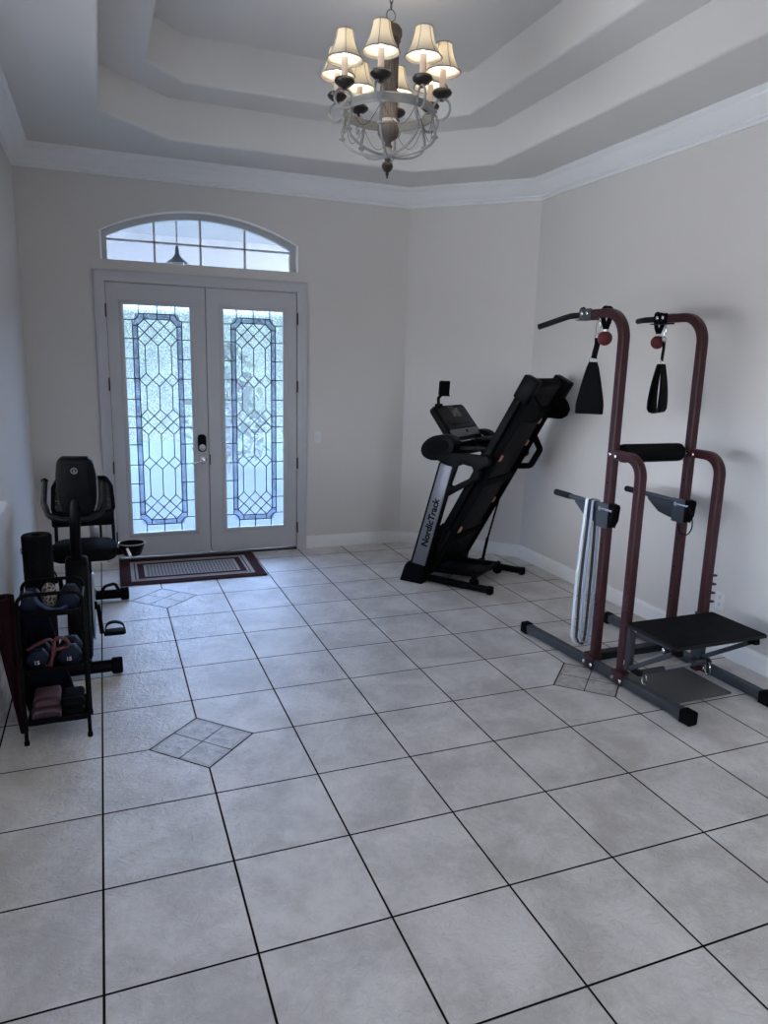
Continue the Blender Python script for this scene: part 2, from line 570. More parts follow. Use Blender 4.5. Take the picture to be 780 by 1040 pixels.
def tag(o, label, cat, group=None):
    o['label'] = label; o['category'] = cat
    if group:
        o['group'] = group
    return o


def struct(name, bm, material, label=None, parent=None, angle=40):
    o = obj(name, bm, material, parent, label, angle)
    if parent is None:
        o['kind'] = 'structure'
    return o


def text_mesh(name, body, size, material, mtx, parent, shear=0.0, bold=0.0, depth=0.0008):
    cu = bpy.data.curves.new(name, 'FONT')
    cu.body = body; cu.size = size; cu.shear = shear; cu.offset = bold; cu.extrude = depth
    cu.align_x = 'LEFT'; cu.align_y = 'CENTER'
    tmp = bpy.data.objects.new(name + '_source', cu)
    COL.objects.link(tmp)
    dg = bpy.context.evaluated_depsgraph_get()
    me = bpy.data.meshes.new_from_object(tmp.evaluated_get(dg))
    bpy.data.objects.remove(tmp); bpy.data.curves.remove(cu)
    me.transform(mtx)
    me.materials.clear(); me.materials.append(material)
    o = bpy.data.objects.new(name, me)
    COL.objects.link(o)
    o.parent = parent
    return o


def copy_tree(o, parent=None):
    c = o.copy(); COL.objects.link(c)
    if parent is not None:
        c.parent = parent
    for ch in list(o.children):
        copy_tree(ch, c)
    return c

# ================================================================== THE SETTING
ZC, Z1, Z2 = 3.47, 3.765, 4.075
WT = 0.15
CX, CY = 2.94, 3.04        # ends of the angled wall: (CX, YB) and (XR, CY)

fl = B()
fl_poly = [(XL - WT, YF - WT), (XR + WT, YF - WT), (XR + WT, CY + 0.05), (CX + 0.05, YB + WT), (XL - WT, YB + WT)]
prism(fl, fl_poly, lambda a, b: V((a, b, 0)), (0, 0, -0.08))
struct('floor', fl, M['floor'])

# back wall with the door opening (a notch) and the arched transom opening
DX0, DX1, DH = 0.148, 1.826, 2.466
AX0, AX1, AZ0, AZS, ARISE = 0.137, 1.823, 2.645, 2.873, 0.205
def arch_poly(x0, x1, z0, zs, rise, n=28):
    c = (x0 + x1) / 2; h = (x1 - x0) / 2
    R = (h * h + rise * rise) / (2 * rise); zc = zs + rise - R
    a = math.asin(h / R)
    p = [(x0, z0), (x1, z0)]
    for k in range(n + 1):
        t = a - 2 * a * k / n
        p.append((c + R * math.sin(t), zc + R * math.cos(t)))
    return p
wb = B()
outer = [(XL - WT, 0), (DX0, 0), (DX0, DH), (DX1, DH), (DX1, 0), (CX, 0), (CX, ZC + 0.02), (XL - WT, ZC + 0.02)]
plate_with_holes(wb, outer, [arch_poly(AX0, AX1, AZ0, AZS, ARISE)], lambda a, b: V((a, YB, b)), (0, WT, 0))
struct('wall_back', wb, M['wall'])

wa = B()
prism(wa, [(CX, YB), (XR, CY), (XR + WT, CY + 0.06), (CX + 0.06, YB + WT)], lambda a, b: V((a, b, 0)), (0, 0, ZC + 0.02))
struct('wall_angled', wa, M['wall'])
wr = B()
prism(wr, [(XR, CY), (XR, YF - WT), (XR + WT, YF - WT), (XR + WT, CY + 0.06)], lambda a, b: V((a, b, 0)), (0, 0, ZC + 0.02))
struct('wall_right', wr, M['wall'])
# left wall, with an opening whose sill end just enters the frame
wl = B()
LO0, LO1, LOZ0, LOZ1 = -3.5, 1.70, 0.985, 3.0
plate_with_holes(wl, [(YF - WT, 0), (YB, 0), (YB, ZC + 0.02), (YF - WT, ZC + 0.02)],
                 [[(LO0, LOZ0), (LO1, LOZ0), (LO1, LOZ1), (LO0, LOZ1)]], lambda a, b: V((XL, a, b)), (-WT, 0, 0))
struct('wall_left', wl, M['wall'])
wf = B()
FW0, FW1, FZ0, FZ1 = 1.52, 2.28, 0.8, 2.3
plate_with_holes(wf, [(XL - WT, 0), (XR + WT, 0), (XR + WT, ZC + 0.02), (XL - WT, ZC + 0.02)], [[(FW0, FZ0), (FW1, FZ0), (FW1, FZ1), (FW0, FZ1)]],
                 lambda a, b: V((a, YF, b)), (0, -WT, 0))
struct('wall_front', wf, M['wall'])
sd = B()
band_o = [(FW0, FZ0), (FW1, FZ0), (FW1, FZ1), (FW0, FZ1)]
plate_with_holes(sd, band_o, [[(FW0 + .05, FZ0 + .05), (FW1 - .05, FZ0 + .05), (FW1 - .05, FZ1 - .05), (FW0 + .05, FZ1 - .05)]], lambda a, b: V((a, YF - 0.05, b)), (0, -0.06, 0))
w2 = struct('window_2', sd, M['trim'])
g = B(); add_box(g, ((FW0 + FW1) / 2, YF - 0.08, (FZ0 + FZ1) / 2), (FW1 - FW0 - 0.06, 0.006, FZ1 - FZ0 - 0.06))
obj('pane', g, M['clear'], w2)
# unseen side room added to temper the daylight through the left opening
sr = B(); add_box(sr, (-2.05, 4.05, 1.76), (3.0, 0.1, 3.52)); add_box(sr, (-2.05, -4.05, 1.76), (3.0, 0.1, 3.52))
add_box(sr, (-2.1, 0, 3.52), (2.9, 8.2, 0.06)); add_box(sr, (-2.1, 0, -0.04), (2.9, 8.2, 0.08))
plate_with_holes(sr, [(-4.0, 0), (4.0, 0), (4.0, 3.5), (-4.0, 3.5)], [[(-3.6, 0.3), (1.6, 0.3), (1.6, 2.2), (-3.6, 2.2)]], lambda a, b: V((-3.5, a, b)), (-0.1, 0, 0))
struct('wall_added_side_room', sr, M['wall'])
sd = B()
plate_with_holes(sd, [(-3.6, 0.3), (1.6, 0.3), (1.6, 2.2), (-3.6, 2.2)], [[(-3.54, 0.36), (1.54, 0.36), (1.54, 2.14), (-3.54, 2.14)]], lambda a, b: V((-3.54, a, b)), (-0.04, 0, 0))
w3 = struct('window_added_daylight', sd, M['trim'])  # unseen window added and sized to throw daylight on the right wall
g = B(); add_box(g, (-3.56, -1.0, 1.25), (0.006, 5.1, 1.8)); obj('pane', g, M['clear'], w3)

# tray ceiling: two octagonal steps
def octa(x0, x1, y0, y1, c):
    return [(x0, y0 + c), (x0, y1 - c), (x0 + c, y1), (x1 - c, y1), (x1, y1 - c), (x1, y0 + c), (x1 - c, y0), (x0 + c, y0)]
O1 = octa(0.156, 3.20, -0.70, 3.30, 0.50)
O2 = octa(0.468, 2.875, -0.36, 2.935, 0.28)
ce = B()
room = [(XL, YF), (XL, YB), (CX, YB), (XR, CY), (XR, YF)]
grow = [(XL - WT, YF - WT), (XL - WT, YB + WT), (CX + 0.08, YB + WT), (XR + WT, CY + 0.08), (XR + WT, YF - WT)]
def grown(p, d):
    x0, x1, y0, y1, c = p
    return octa(x0 - d, x1 + d, y0 - d, y1 + d, c + d * (2 - math.sqrt(2)))
P1 = (0.156, 3.20, -0.70, 3.30, 0.50)
P2 = (0.468, 2.875, -0.36, 2.935, 0.28)
RB = 0.022
def rounded_step(p, zlow, zhigh):
    """rings of a step: soft lower edge, then the riser"""
    out = []
    for k in range(5):
        t = PI / 2 * k / 4
        out.append([ce.verts.new((a, b, zlow + RB * (1 - math.cos(t)))) for a, b in grown(p, RB * (1 - math.sin(t)))])
    out.append([ce.verts.new((a, b, zhigh)) for a, b in grown(p, 0)])
    for r1, r2 in zip(out, out[1:]):
        for i in range(8):
            j = (i + 1) % 8
            ce.faces.new((r1[i], r1[j], r2[j], r2[i]))
    return out
def join_ring(outer_pts, inner_vs, z, outer_vs=None):
    vo = outer_vs or [ce.verts.new((a, b, z)) for a, b in outer_pts]
    es = []
    for vs in (vo, inner_vs):
        for i in range(len(vs)):
            e = ce.edges.get((vs[i], vs[(i + 1) % len(vs)])) or ce.edges.new((vs[i], vs[(i + 1) % len(vs)]))
            es.append(e)
    bmesh.ops.triangle_fill(ce, edges=es, use_beauty=True, use_dissolve=False)
s1 = rounded_step(P1, ZC, Z1)
s2 = rounded_step(P2, Z1, Z2)
join_ring(grow, s1[0], ZC)
for i in range(8):
    j = (i + 1) % 8
    ce.faces.new((s1[-1][i], s1[-1][j], s2[0][j], s2[0][i]))
ce.faces.new(s2[-1])
struct('ceiling', ce, M['ceil'], angle=50)
rf = B(); add_box(rf, ((XL + XR) / 2, -0.3, Z2 + 0.12), (5.2, 9.6, 0.1)); struct('ceiling_light_block', rf, M['ceil'])  # unseen slab added above the tray so no sky light leaks in

# crown moulding and baseboards swept along the walls; profile is (out from wall, height)
def wall_sweep(bm, line, prof, flip=1):
    """mitred sweep of a profile (out, z) along a plan polyline with the room on its right hand"""
    pts = [V((a, b, 0)) for a, b in line]
    n = len(pts); rings = []
    for i, p in enumerate(pts):
        t1 = (p - pts[i - 1]).normalized() if i else None
        t2 = (pts[i + 1] - p).normalized() if i < n - 1 else None
        t = (t1 + t2).normalized() if (t1 and t2) else (t1 or t2)
        k = 1.0 / math.cos(t1.angle(t2) / 2) if (t1 and t2) else 1.0
        nr = V((t.y, -t.x, 0)) * k
        rings.append([bm.verts.new(p + nr * o + V((0, 0, z))) for o, z in prof])
    m = len(prof)
    for i in range(n - 1):
        for j in range(m):
            bm.faces.new((rings[i][j], rings[i][(j + 1) % m], rings[i + 1][(j + 1) % m], rings[i + 1][j]))
    bm.faces.new(rings[0]); bm.faces.new(rings[-1][::-1])

crown = [(0, 3.305), (0.016, 3.305), (0.016, 3.325), (0.030, 3.332), (0.030, 3.344), (0.042, 3.352), (0.060, 3.366), (0.076, 3.386),
         (0.092, 3.412), (0.112, 3.428), (0.112, 3.440), (0.126, 3.448), (0.135, 3.458), (0.135, 3.469), (0, 3.469)]
cm = B(); wall_sweep(cm, [(XL, YF), (XL, YB), (CX, YB), (XR, CY), (XR, YF)], crown)
struct('trim_1', cm, M['trim'], 'white crown moulding below the ceiling')
bprof = [(0, 0), (0.017, 0), (0.017, 0.092), (0.014, 0.102), (0.010, 0.108), (0.008, 0.120), (0, 0.124)]
for nm, line in (('baseboard_left', [(XL, YF), (XL, YB)]), ('baseboard_back', [(XL, YB), (0.053, YB)]),
                 ('baseboard_right', [(1.921, YB), (CX, YB), (XR, CY), (XR, YF)])):
    bb = B(); wall_sweep(bb, line, bprof); struct(nm, bb, M['trim'])

# sill of the opening in the left wall
sl = B(); add_box(sl, (XL - 0.070, (LO0 + LO1) / 2, LOZ0 - 0.001), (0.205, LO1 - LO0 + 0.14, 0.034), 0.008)
struct('trim_3', sl, M['trim'], 'white sill of the opening in the left wall')

# door casing
cs = B()
def casing_path(off):
    return [(DX0 - off, 0), (DX0 - off, DH + off), (DX1 + off, DH + off), (DX1 + off, 0)]
prof = [(0.0, 0.0), (0.0, 0.014), (0.012, 0.019), (0.055, 0.019), (0.066, 0.027), (0.086, 0.029), (0.094, 0.024), (0.094, 0.0)]
rings = []
for off, dep in prof:
    rings.append([cs.verts.new((a, YB - dep, b)) for a, b in casing_path(off)])
for i in range(len(rings)):
    r1, r2 = rings[i], rings[(i + 1) % len(rings)]
    for j in range(3):
        cs.faces.new((r1[j], r1[j + 1], r2[j + 1], r2[j]))
cs.faces.new([r[0] for r in rings]); cs.faces.new([r[3] for r in rings][::-1])
# jamb liner
add_box(cs, (DX0 + 0.001, YB + 0.085, DH / 2), (0.004, 0.12, DH))
add_box(cs, (DX1 - 0.001, YB + 0.085, DH / 2), (0.004, 0.12, DH))
add_box(cs, ((DX0 + DX1) / 2, YB + 0.085, DH), (DX1 - DX0, 0.12, 0.004))
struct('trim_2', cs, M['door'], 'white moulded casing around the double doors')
ws = B()  # dark strips added behind the door gaps to stop light and darken them
for x in (DX0 + 0.006, DX1 - 0.006): add_box(ws, (x, YB + 0.066, DH / 2), (0.022, 0.014, DH - 0.004))
add_box(ws, ((DX0 + DX1) / 2, YB + 0.066, DH - 0.008), (DX1 - DX0, 0.014, 0.022))
struct('trim_5', ws, M['matte'], 'dark strip added behind the edges of the double doors to block light and deepen the gap')
th = B(); add_box(th, ((DX0 + DX1) / 2, YB + 0.06, 0.008), (DX1 - DX0 - 0.006, 0.17, 0.016), 0.003)
struct('trim_4', th, M['bronze'], 'dark metal threshold under the double doors')


# the two door leaves
def lead_segments(W, H):
    """lines of the leaded design on one pane, in metres from its lower left corner (drawn for one half and mirrored top to bottom)"""
    s = []
    xs = [0.0, 0.125 * W, 0.20 * W, 0.30 * W, 0.40 * W, 0.50 * W, 0.60 * W, 0.70 * W, 0.80 * W, 0.875 * W, W]
    xo0, xi0, xi1, xo1 = xs[1], xs[2], xs[8], xs[9]
    yt0, yt1 = 0.070, 0.115          # outer and inner line of the top band, from the top edge
    def both(a, b):
        s.append((a, (b[0], b[1]))); s.append(((a[0], H - a[1]), (b[0], H - b[1])))
    # border ticks
    for fr in (0.14, 0.225, 0.31, 0.40, 0.475):
        both((0, fr * H), (xi0, fr * H)); both((xi1, fr * H), (W, fr * H))
    # corner quarter curves
    yc = 0.062 * H
    for sgn, xe, xo in ((1, 0.0, xo0), (-1, W, xo1)):
        cxn = xe + sgn * 0.22 * W
        pts = [(cxn, 0.0), (cxn, yt0)]
        for k in range(1, 6):
            a = PI / 2 * k / 5
            pts.append((cxn + (xo - cxn) * (1 - math.cos(a)), yt0 + (yc - yt0) * math.sin(a)))
        pts.append((xe, yc))
        for a, b in zip(pts, pts[1:]):
            both(a, b)
        both((xo, yc), (xo, H / 2))
        xi = xi0 if sgn > 0 else xi1
        ch = 0.30 * W if sgn > 0 else 0.70 * W
        both((xi, 0.172), (xi, H / 2)); both((ch, yt1), (xi, 0.172)); both((xo, 0.172), (xi, 0.172)); both((ch, yt0), (ch, yt1))
    both((0.22 * W, yt0), (0.78 * W, yt0)); both((0.30 * W, yt1), (0.70 * W, yt1)); both((0.5 * W, 0), (0.5 * W, yt1))
    cen = (0.30 * W, 0.5 * W, 0.70 * W); edg = (0.20 * W, 0.40 * W, 0.60 * W, 0.80 * W)
    def zig(y0, y1, down):
        """between a row of centres and a row of edges"""
        for i, c in enumerate(cen):
            for e in (edg[i], edg[i + 1]):
                if down: both((c, y0), (e, y1))
                else: both((e, y0), (c, y1))
    st = 0.0567
    y = yt1
    zig(y, y + st, True); zig(y + st, y + 2 * st, False); zig(y + 2 * st, y + 3 * st, True); zig(y + 3 * st, y + 4 * st, False)
    yA = y + 4 * st
    for c in cen: both((c, yA), (c, 0.585))
    zig(0.585, 0.585 + st, True); zig(0.585 + st, 0.585 + 2 * st, False)
    yB = H / 2 - 2 * st
    for c in cen: both((c, 0.585 + 2 * st), (c, yB))
    zig(yB, yB + st, True); zig(yB + st, H / 2, False)
    return s


def door_leaf(num, x0, x1, gx0, gx1):
    """one leaf of the entrance: framed panel with a tall leaded pane"""
    root = bpy.data.objects.new('door_%d' % num, None)
    COL.objects.link(root); root.location = ((x0 + x1) / 2, YB, 0); root['kind'] = 'structure'
    ox = (x0 + x1) / 2
    z0, z1, gz0, gz1 = 0.022, 2.461, 0.250, 2.283
    yf = 0.012
    L = lambda a, b: V((a - ox, yf, b))
    b = B(); plate_with_holes(b, [(x0, z0), (x1, z0), (x1, z1), (x0, z1)], [[(gx0 - .02, gz0 - .02), (gx1 + .02, gz0 - .02), (gx1 + .02, gz1 + .02), (gx0 - .02, gz1 + .02)]], L, (0, 0.045, 0))
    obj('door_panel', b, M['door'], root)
    b = B()
    prof = [(-0.001, 0.012), (-0.001, -0.002), (0.008, -0.008), (0.022, -0.010), (0.034, -0.004), (0.040, 0.002), (0.040, 0.012)]
    rings = []
    for off, dep in prof:
        rings.append([b.verts.new((a - ox, yf + dep, c)) for a, c in ((gx0 - off, gz0 - off), (gx1 + off, gz0 - off), (gx1 + off, gz1 + off), (gx0 - off, gz1 + off))])
    for r1, r2 in zip(rings, rings[1:]):
        for j in range(4):
            b.faces.new((r1[j], r1[(j + 1) % 4], r2[(j + 1) % 4], r2[j]))
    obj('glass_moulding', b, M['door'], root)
    b = B(); add_box(b, ((gx0 + gx1) / 2 - ox, yf + 0.022, (gz0 + gz1) / 2), (gx1 - gx0 + 0.03, 0.005, gz1 - gz0 + 0.03))
    pane = obj('glass_pane', b, M['glass'], root)
    W, H = gx1 - gx0, gz1 - gz0
    # blue bevelled border band
    b = B()
    xo0, xi0, xi1, xo1 = 0.125 * W, 0.20 * W, 0.80 * W, 0.875 * W
    yo, yi, yc = 0.070, 0.115, 0.172
    outp = [(xo0, yc), (0.30 * W - 0.07, yo), (0.70 * W + 0.07, yo), (xo1, yc), (xo1, H - yc), (0.70 * W + 0.07, H - yo), (0.30 * W - 0.07, H - yo), (xo0, H - yc)]
    inp = [(xi0, yc), (0.30 * W, yi), (0.70 * W, yi), (xi1, yc), (xi1, H - yc), (0.70 * W, H - yi), (0.30 * W, H - yi), (xi0, H - yc)]
    plate_with_holes(b, outp, [inp], lambda a, c: V((gx0 - ox + a, yf + 0.0165, gz0 + c)), (0, 0.002, 0))
    obj('bevelled_border', b, M['bevel'], pane)
    b = B()
    for (ax, ay), (bx, by) in lead_segments(W, H):
        p, q = V((gx0 - ox + ax, yf + 0.0155, gz0 + ay)), V((gx0 - ox + bx, yf + 0.0155, gz0 + by))
        if (q - p).length > 1e-4:
            sweep(b, [p, q], [(0.0040, 0.003), (-0.0040, 0.003), (-0.0040, -0.003), (0.0040, -0.003)], up=(0, 1, 0))
    obj('lead_came', b, M['came'], pane)
    return root, ox


d1, ox1 = door_leaf(1, 0.153, 0.983, 0.289, 0.846)
d2, ox2 = door_leaf(2, 0.9895, 1.821, 1.143, 1.694)
for root, ox, hx in ((d1, ox1, 0.147), (d2, ox2, 1.827)):
    for z in (2.225, 1.60, 0.865, 0.222):
        b = B(); lathe(b, [(0.0, -0.058), (0.006, -0.055), (0.0065, -0.05), (0.0065, 0.05), (0.005, 0.055), (0.0, 0.058)], 12, (hx - ox, -0.024, z))
        add_box(b, (hx - ox, -0.010, z), (0.010, 0.026, 0.095), 0.001)
        obj('hinge', b, M['bronze'], root)
# keypad deadbolt and lever on the left leaf
b = B(); prism(b, rpoly(0.074, 0.162, 0.030, 6, 0.925 - ox1, 1.073), lambda a, c: V((a, 0.012, c)), (0, -0.026, 0), 0.005)
lk = obj('keypad_deadbolt', b, M['black'], d1)
b = B(); lathe(b, [(0.030, 0), (0.030, 0.010), (0.024, 0.014), (0.010, 0.015), (0.008, 0.026), (0.0, 0.027)], 24, (0.925 - ox1, -0.013, 1.033), (0, -1, 0))
add_box(b, (0.925 - ox1, -0.036, 1.033), (0.010, 0.012, 0.036), 0.004)
obj('thumb_turn', b, M['steel'], lk)
b = B(); lathe(b, [(0.0, 0), (0.034, 0.0), (0.034, 0.008), (0.028, 0.012), (0.012, 0.014), (0.012, 0.045), (0.0, 0.047)], 24, (0.932 - ox1, 0.012, 0.912), (0, -1, 0))
tube(b, fillet([(0.932 - ox1, -0.030, 0.912), (0.905 - ox1, -0.034, 0.908), (0.875 - ox1, -0.032, 0.896), (0.84 - ox1, -0.034, 0.893)], 0.02), 0.008)
obj('lever_handle', b, M['chrome'], d1)
b = B(); prism(b, rpoly(0.010, 0.10, 0.004, 3, 0.9975 - ox2, 0.915), lambda a, c: V((a, 0.012, c)), (0, -0.002, 0))
obj('strike_plate', b, M['bronze'], d2)

b = B(); add_box(b, (0.9865 - ox2, 0.064, 1.24), (0.05, 0.010, 2.43)); obj('gap_light_stop', b, M['matte'], d2)  # dark strip added behind the leaf gap, blocks light and reads as shadow

# arched transom
def band(bm, polyo, polyi, y, dy):
    plate_with_holes(bm, polyo, [polyi], lambda a, c: V((a, y, c)), (0, dy, 0))
yt = YB + 0.075
b = B(); band(b, arch_poly(AX0, AX1, AZ0, AZS, ARISE), arch_poly(AX0 + 0.045, AX1 - 0.045, AZ0 + 0.004, AZS - 0.03, ARISE - 0.014), yt, 0.05)
w1 = struct('window_1', b, M['door'])
b = B()
for x in (0.572, 0.966, 1.360):
    zt = 3.036 if abs(x - 0.966) < 0.1 else 2.985
    add_box(b, (x, yt + 0.022, (AZ0 + zt) / 2), (0.018, 0.02, zt - AZ0))
add_box(b, ((AX0 + AX1) / 2, yt + 0.022, 2.822), (AX1 - AX0 - 0.09, 0.02, 0.016))
obj('muntin', b, M['door'], w1)
b = B()  # white strip added for the light caught by the reveal around the arch
bo, bi = arch_poly(AX0 - 0.012, AX1 + 0.012, AZ0 - 0.0005, AZS, ARISE + 0.012)[1:], arch_poly(AX0 + 0.004, AX1 - 0.004, AZ0 - 0.0005, AZS, ARISE - 0.003)[1:]
bo = [(AX1 + 0.012, AZ0)] + bo[1:] + [(AX0 - 0.012, AZ0)]; bi = [(AX1 - 0.004, AZ0)] + bi[1:] + [(AX0 + 0.004, AZ0)]
prism(b, bo + bi[::-1], lambda a, c: V((a, YB + 0.002, c)), (0, -0.016, 0))
obj('arch_lit_strip', b, M['litreveal'], w1)
b = B(); prism(b, arch_poly(AX0 + 0.03, AX1 - 0.03, AZ0 + 0.002, AZS - 0.03, ARISE - 0.012), lambda a, c: V((a, yt + 0.03, c)), (0, 0.004, 0))
obj('pane', b, M['clear'], w1)

# outside: porch paving, lantern, garden shrubs
b = B(); add_box(b, (1.0, YB + 5.2, -0.06), (14.0, 10.0, 0.08))
struct('ground', b, M['paver'])
lan = thing('porch_lantern', 'pendant lantern hanging outside, seen through the arched transom', 'lantern', (0.852, YB + 1.0, 2.77))
b = B(); tube(b, [(0, 0, 0.16), (0, 0, 0.54)], 0.006); obj('rod', b, M['bronze'], lan)
b = B(); lathe(b, [(0.105, 0.0), (0.095, 0.012), (0.045, 0.05), (0.022, 0.085), (0.018, 0.13), (0.012, 0.165), (0, 0.17)], 20); obj('cap', b, M['bronze'], lan)
b = B(); lathe(b, [(0.0, -0.30), (0.06, -0.29), (0.07, -0.27), (0.09, 0.0)], 16); obj('lantern_body', b, M['clear'], lan)
b = B(); lathe(b, [(0.0, 0), (0.07, 0.0), (0.07, 0.02), (0.012, 0.04), (0.0, 0.04)], 16, (0, 0, 0.50)); obj('canopy', b, M['bronze'], lan)
pc = B(); add_box(pc, (1.0, YB + 1.66, 3.36), (9.0, 3.0, 0.10)); add_box(pc, (1.0, YB + 3.02, 3.13), (9.0, 0.25, 0.40)); struct('ceiling_porch', pc, M['porch'])


def shrub(x, y, h, r, label):
    rnd = random.Random(int(x * 100) + 5)
    t = thing('garden_shrub', label, 'shrub', (x, y, -0.02), group='shrubs outside the front doors')
    b = B()
    for k in range(420):
        z = h * (0.12 + 0.88 * rnd.random())
        rr = r * math.sin(PI * min(1, 0.2 + 0.75 * z / h)) * math.sqrt(rnd.random())
        a = rnd.random() * 2 * PI
        c = V((rr * math.cos(a), rr * math.sin(a), z))
        d = V((rnd.uniform(-1, 1), rnd.uniform(-1, 1), rnd.uniform(-.3, 1))).normalized()
        e = d.cross(V((rnd.uniform(-1, 1), rnd.uniform(-1, 1), rnd.uniform(-1, 1)))).normalized()
        s = rnd.uniform(0.09, 0.16)
        vs = [b.verts.new(c + d * s), b.verts.new(c + e * s * .45), b.verts.new(c - d * s), b.verts.new(c - e * s * .45)]
        b.faces.new(vs)
    obj('foliage', b, M['leaf'], t)
    b = B()
    for k in range(5):
        a = 2 * PI * k / 5
        tube(b, [(0, 0, 0), (r * .25 * math.cos(a), r * .25 * math.sin(a), h * .4), (r * .5 * math.cos(a), r * .5 * math.sin(a), h * .75)], 0.018, 6)
    obj('stem', b, M['wood'], t)

shrub(3.05, YB + 3.4, 1.75, 0.55, 'garden shrub seen blurred through the right door glass')
shrub(2.0, YB + 5.2, 2.1, 0.7, 'taller garden shrub further off, behind the other shrub')

# light switch and outlet
t = thing('light_switch', 'white light switch on the wall right of the double doors', 'switch', (2.033, YB, 1.113))
b = B(); prism(b, rpoly(0.072, 0.116, 0.006, 3), lambda a, c: V((a, 0, c)), (0, -0.006, 0), 0.002); obj('cover_plate', b, M['plate'], t)
b = B(); prism(b, rpoly(0.033, 0.066, 0.002, 2), lambda a, c: V((a, -0.006, c)), (0, -0.004, 0), 0.001); obj('rocker', b, M['plate'], t)
t = thing('wall_outlet', 'white electrical outlet low on the right wall behind the step platform', 'outlet', (XR, 0.567, 0.355))
b = B(); prism(b, rpoly(0.072, 0.116, 0.006, 3), lambda a, c: V((0, a, c)), (-0.006, 0, 0), 0.002); obj('cover_plate', b, M['plate'], t)
for dz in (-0.026, 0.026):
    b = B(); prism(b, rpoly(0.034, 0.034, 0.012, 4, 0, dz), lambda a, c: V((-0.006, a, c)), (-0.003, 0, 0)); r = obj('receptacle', b, M['plate'], t)
    b = B()
    for dy in (-0.007, 0.007):
        add_box(b, (-0.0092, dy, dz + 0.004), (0.001, 0.003, 0.012))
    add_box(b, (-0.0092, 0, dz - 0.009), (0.001, 0.006, 0.006)); obj('slot', b, M['black'], r)

# rug in front of the doors
b = B(); add_box(b, (0, 0, 0.006), (1.21, 0.78, 0.010), 0.004)
rg = obj('door_rug', b, M['rug'], loc=(0.752, 3.512, 0))
rg.rotation_euler.z = math.radians(-0.6)
tag(rg, 'maroon and cream bordered rug on the floor at the double doors', 'rug')

# ================================================================== CHANDELIER
def ribbon(bm, pts, widths, wdirs, thick, closed=False):
    """flat strap along a path: its width runs along wdirs, its thickness across"""
    pts = [V(p) for p in pts]; n = len(pts); rings = []
    for i, p in enumerate(pts):
        a = pts[i - 1] if (i or closed) else p
        b = pts[(i + 1) % n] if (i < n - 1 or closed) else p
        t = (b - a).normalized()
        w = V(wdirs[i] if isinstance(wdirs, list) else wdirs)
        w = (w - t * w.dot(t)).normalized()
        nn = t.cross(w)
        hw = (widths[i] if isinstance(widths, list) else widths) / 2; ht = thick / 2
        rings.append([bm.verts.new(p + w * x * hw + nn * y * ht) for x, y in ((1, .5), (.93, 1), (-.93, 1), (-1, .5), (-1, -.5), (-.93, -1), (.93, -1), (1, -.5))])
    for i in range(n if closed else n - 1):
        r1, r2 = rings[i], rings[(i + 1) % n]
        for j in range(8):
            bm.faces.new((r1[j], r1[(j + 1) % 8], r2[(j + 1) % 8], r2[j]))
    if not closed:
        bm.faces.new(rings[0][::-1]); bm.faces.new(rings[-1])


def smooth_path(pts, n=8):
    """Catmull-Rom through the points"""
    pts = [V(p) for p in pts]; out = []
    for i in range(len(pts) - 1):
        p0 = pts[max(0, i - 1)]; p1 = pts[i]; p2 = pts[i + 1]; p3 = pts[min(len(pts) - 1, i + 2)]
        for k in range(n):
            t = k / n
            out.append(0.5 * ((2 * p1) + (p2 - p0) * t + (2 * p0 - 5 * p1 + 4 * p2 - p3) * t * t + (3 * p1 - p0 - 3 * p2 + p3) * t ** 3))
    out.append(pts[-1])
    return out


CHX, CHY, CHZ = 1.68, 1.30, 2.885
ch = thing('chandelier', 'eight-light chandelier with cream shades hanging from the tray ceiling', 'chandelier', (CHX, CHY, CHZ))
zz = lambda z: z - CHZ
b = B(); lathe(b, [(0.0, zz(4.02)), (0.02, zz(4.022)), (0.055, zz(4.045)), (0.065, zz(4.074)), (0, zz(4.075))], 24); obj('ceiling_canopy', b, M['bronze'], ch)
b = B()
zc = 3.775; k = 0
while zc < 4.01:
    ax = V((1, 0, 0)) if k % 2 else V((0, 1, 0))
    pts = [V((0, 0, zz(zc))) + ax * (0.009 * math.cos(2 * PI * i / 14)) + V((0, 0, 0.019 * math.sin(2 * PI * i / 14))) for i in range(14)]
    tube(b, pts, 0.0025, 6, closed=True)
    zc += 0.031; k += 1
obj('chain', b, M['bronze'], ch)
b = B(); tube(b, [V((0.026 * math.cos(a), 0, zz(3.728) + 0.030 * math.sin(a))) for a in [2 * PI * i / 24 for i in range(24)]], 0.004, 8, closed=True); obj('top_ring', b, M['ironw'], ch)
b = B(); lathe(b, [(0.0, zz(3.698)), (0.012, zz(3.697)), (0.018, zz(3.685)), (0.050, zz(3.675)), (0.064, zz(3.655)), (0.066, zz(3.630)), (0.054, zz(3.605)), (0.040, zz(3.585)), (0.0, zz(3.585))][::-1], 28); obj('column_cap', b, M['wood'], ch)
b = B()
sec = []
for i in range(64):
    a = 2 * PI * i / 64
    r = 0.042 - 0.005 * (0.5 + 0.5 * math.cos(16 * a))
    sec.append((r * math.cos(a), r * math.sin(a)))
sweep(b, [(0, 0, zz(3.195)), (0, 0, zz(3.59))], sec); obj('fluted_column', b, M['woodlight'], ch, angle=60)
b = B(); lathe(b, [(0.0, zz(3.172)), (0.052, zz(3.173)), (0.055, zz(3.180)), (0.052, zz(3.188)), (0.047, zz(3.197)), (0, zz(3.198))], 28); obj('column_collar', b, M['ironw'], ch)
b = B()
vp = [(0.0, 3.052), (0.026, 3.053), (0.024, 3.062), (0.018, 3.070), (0.018, 3.080), (0.026, 3.088), (0.048, 3.100), (0.060, 3.122), (0.062, 3.148), (0.055, 3.170), (0.0, 3.173)]
rings = []
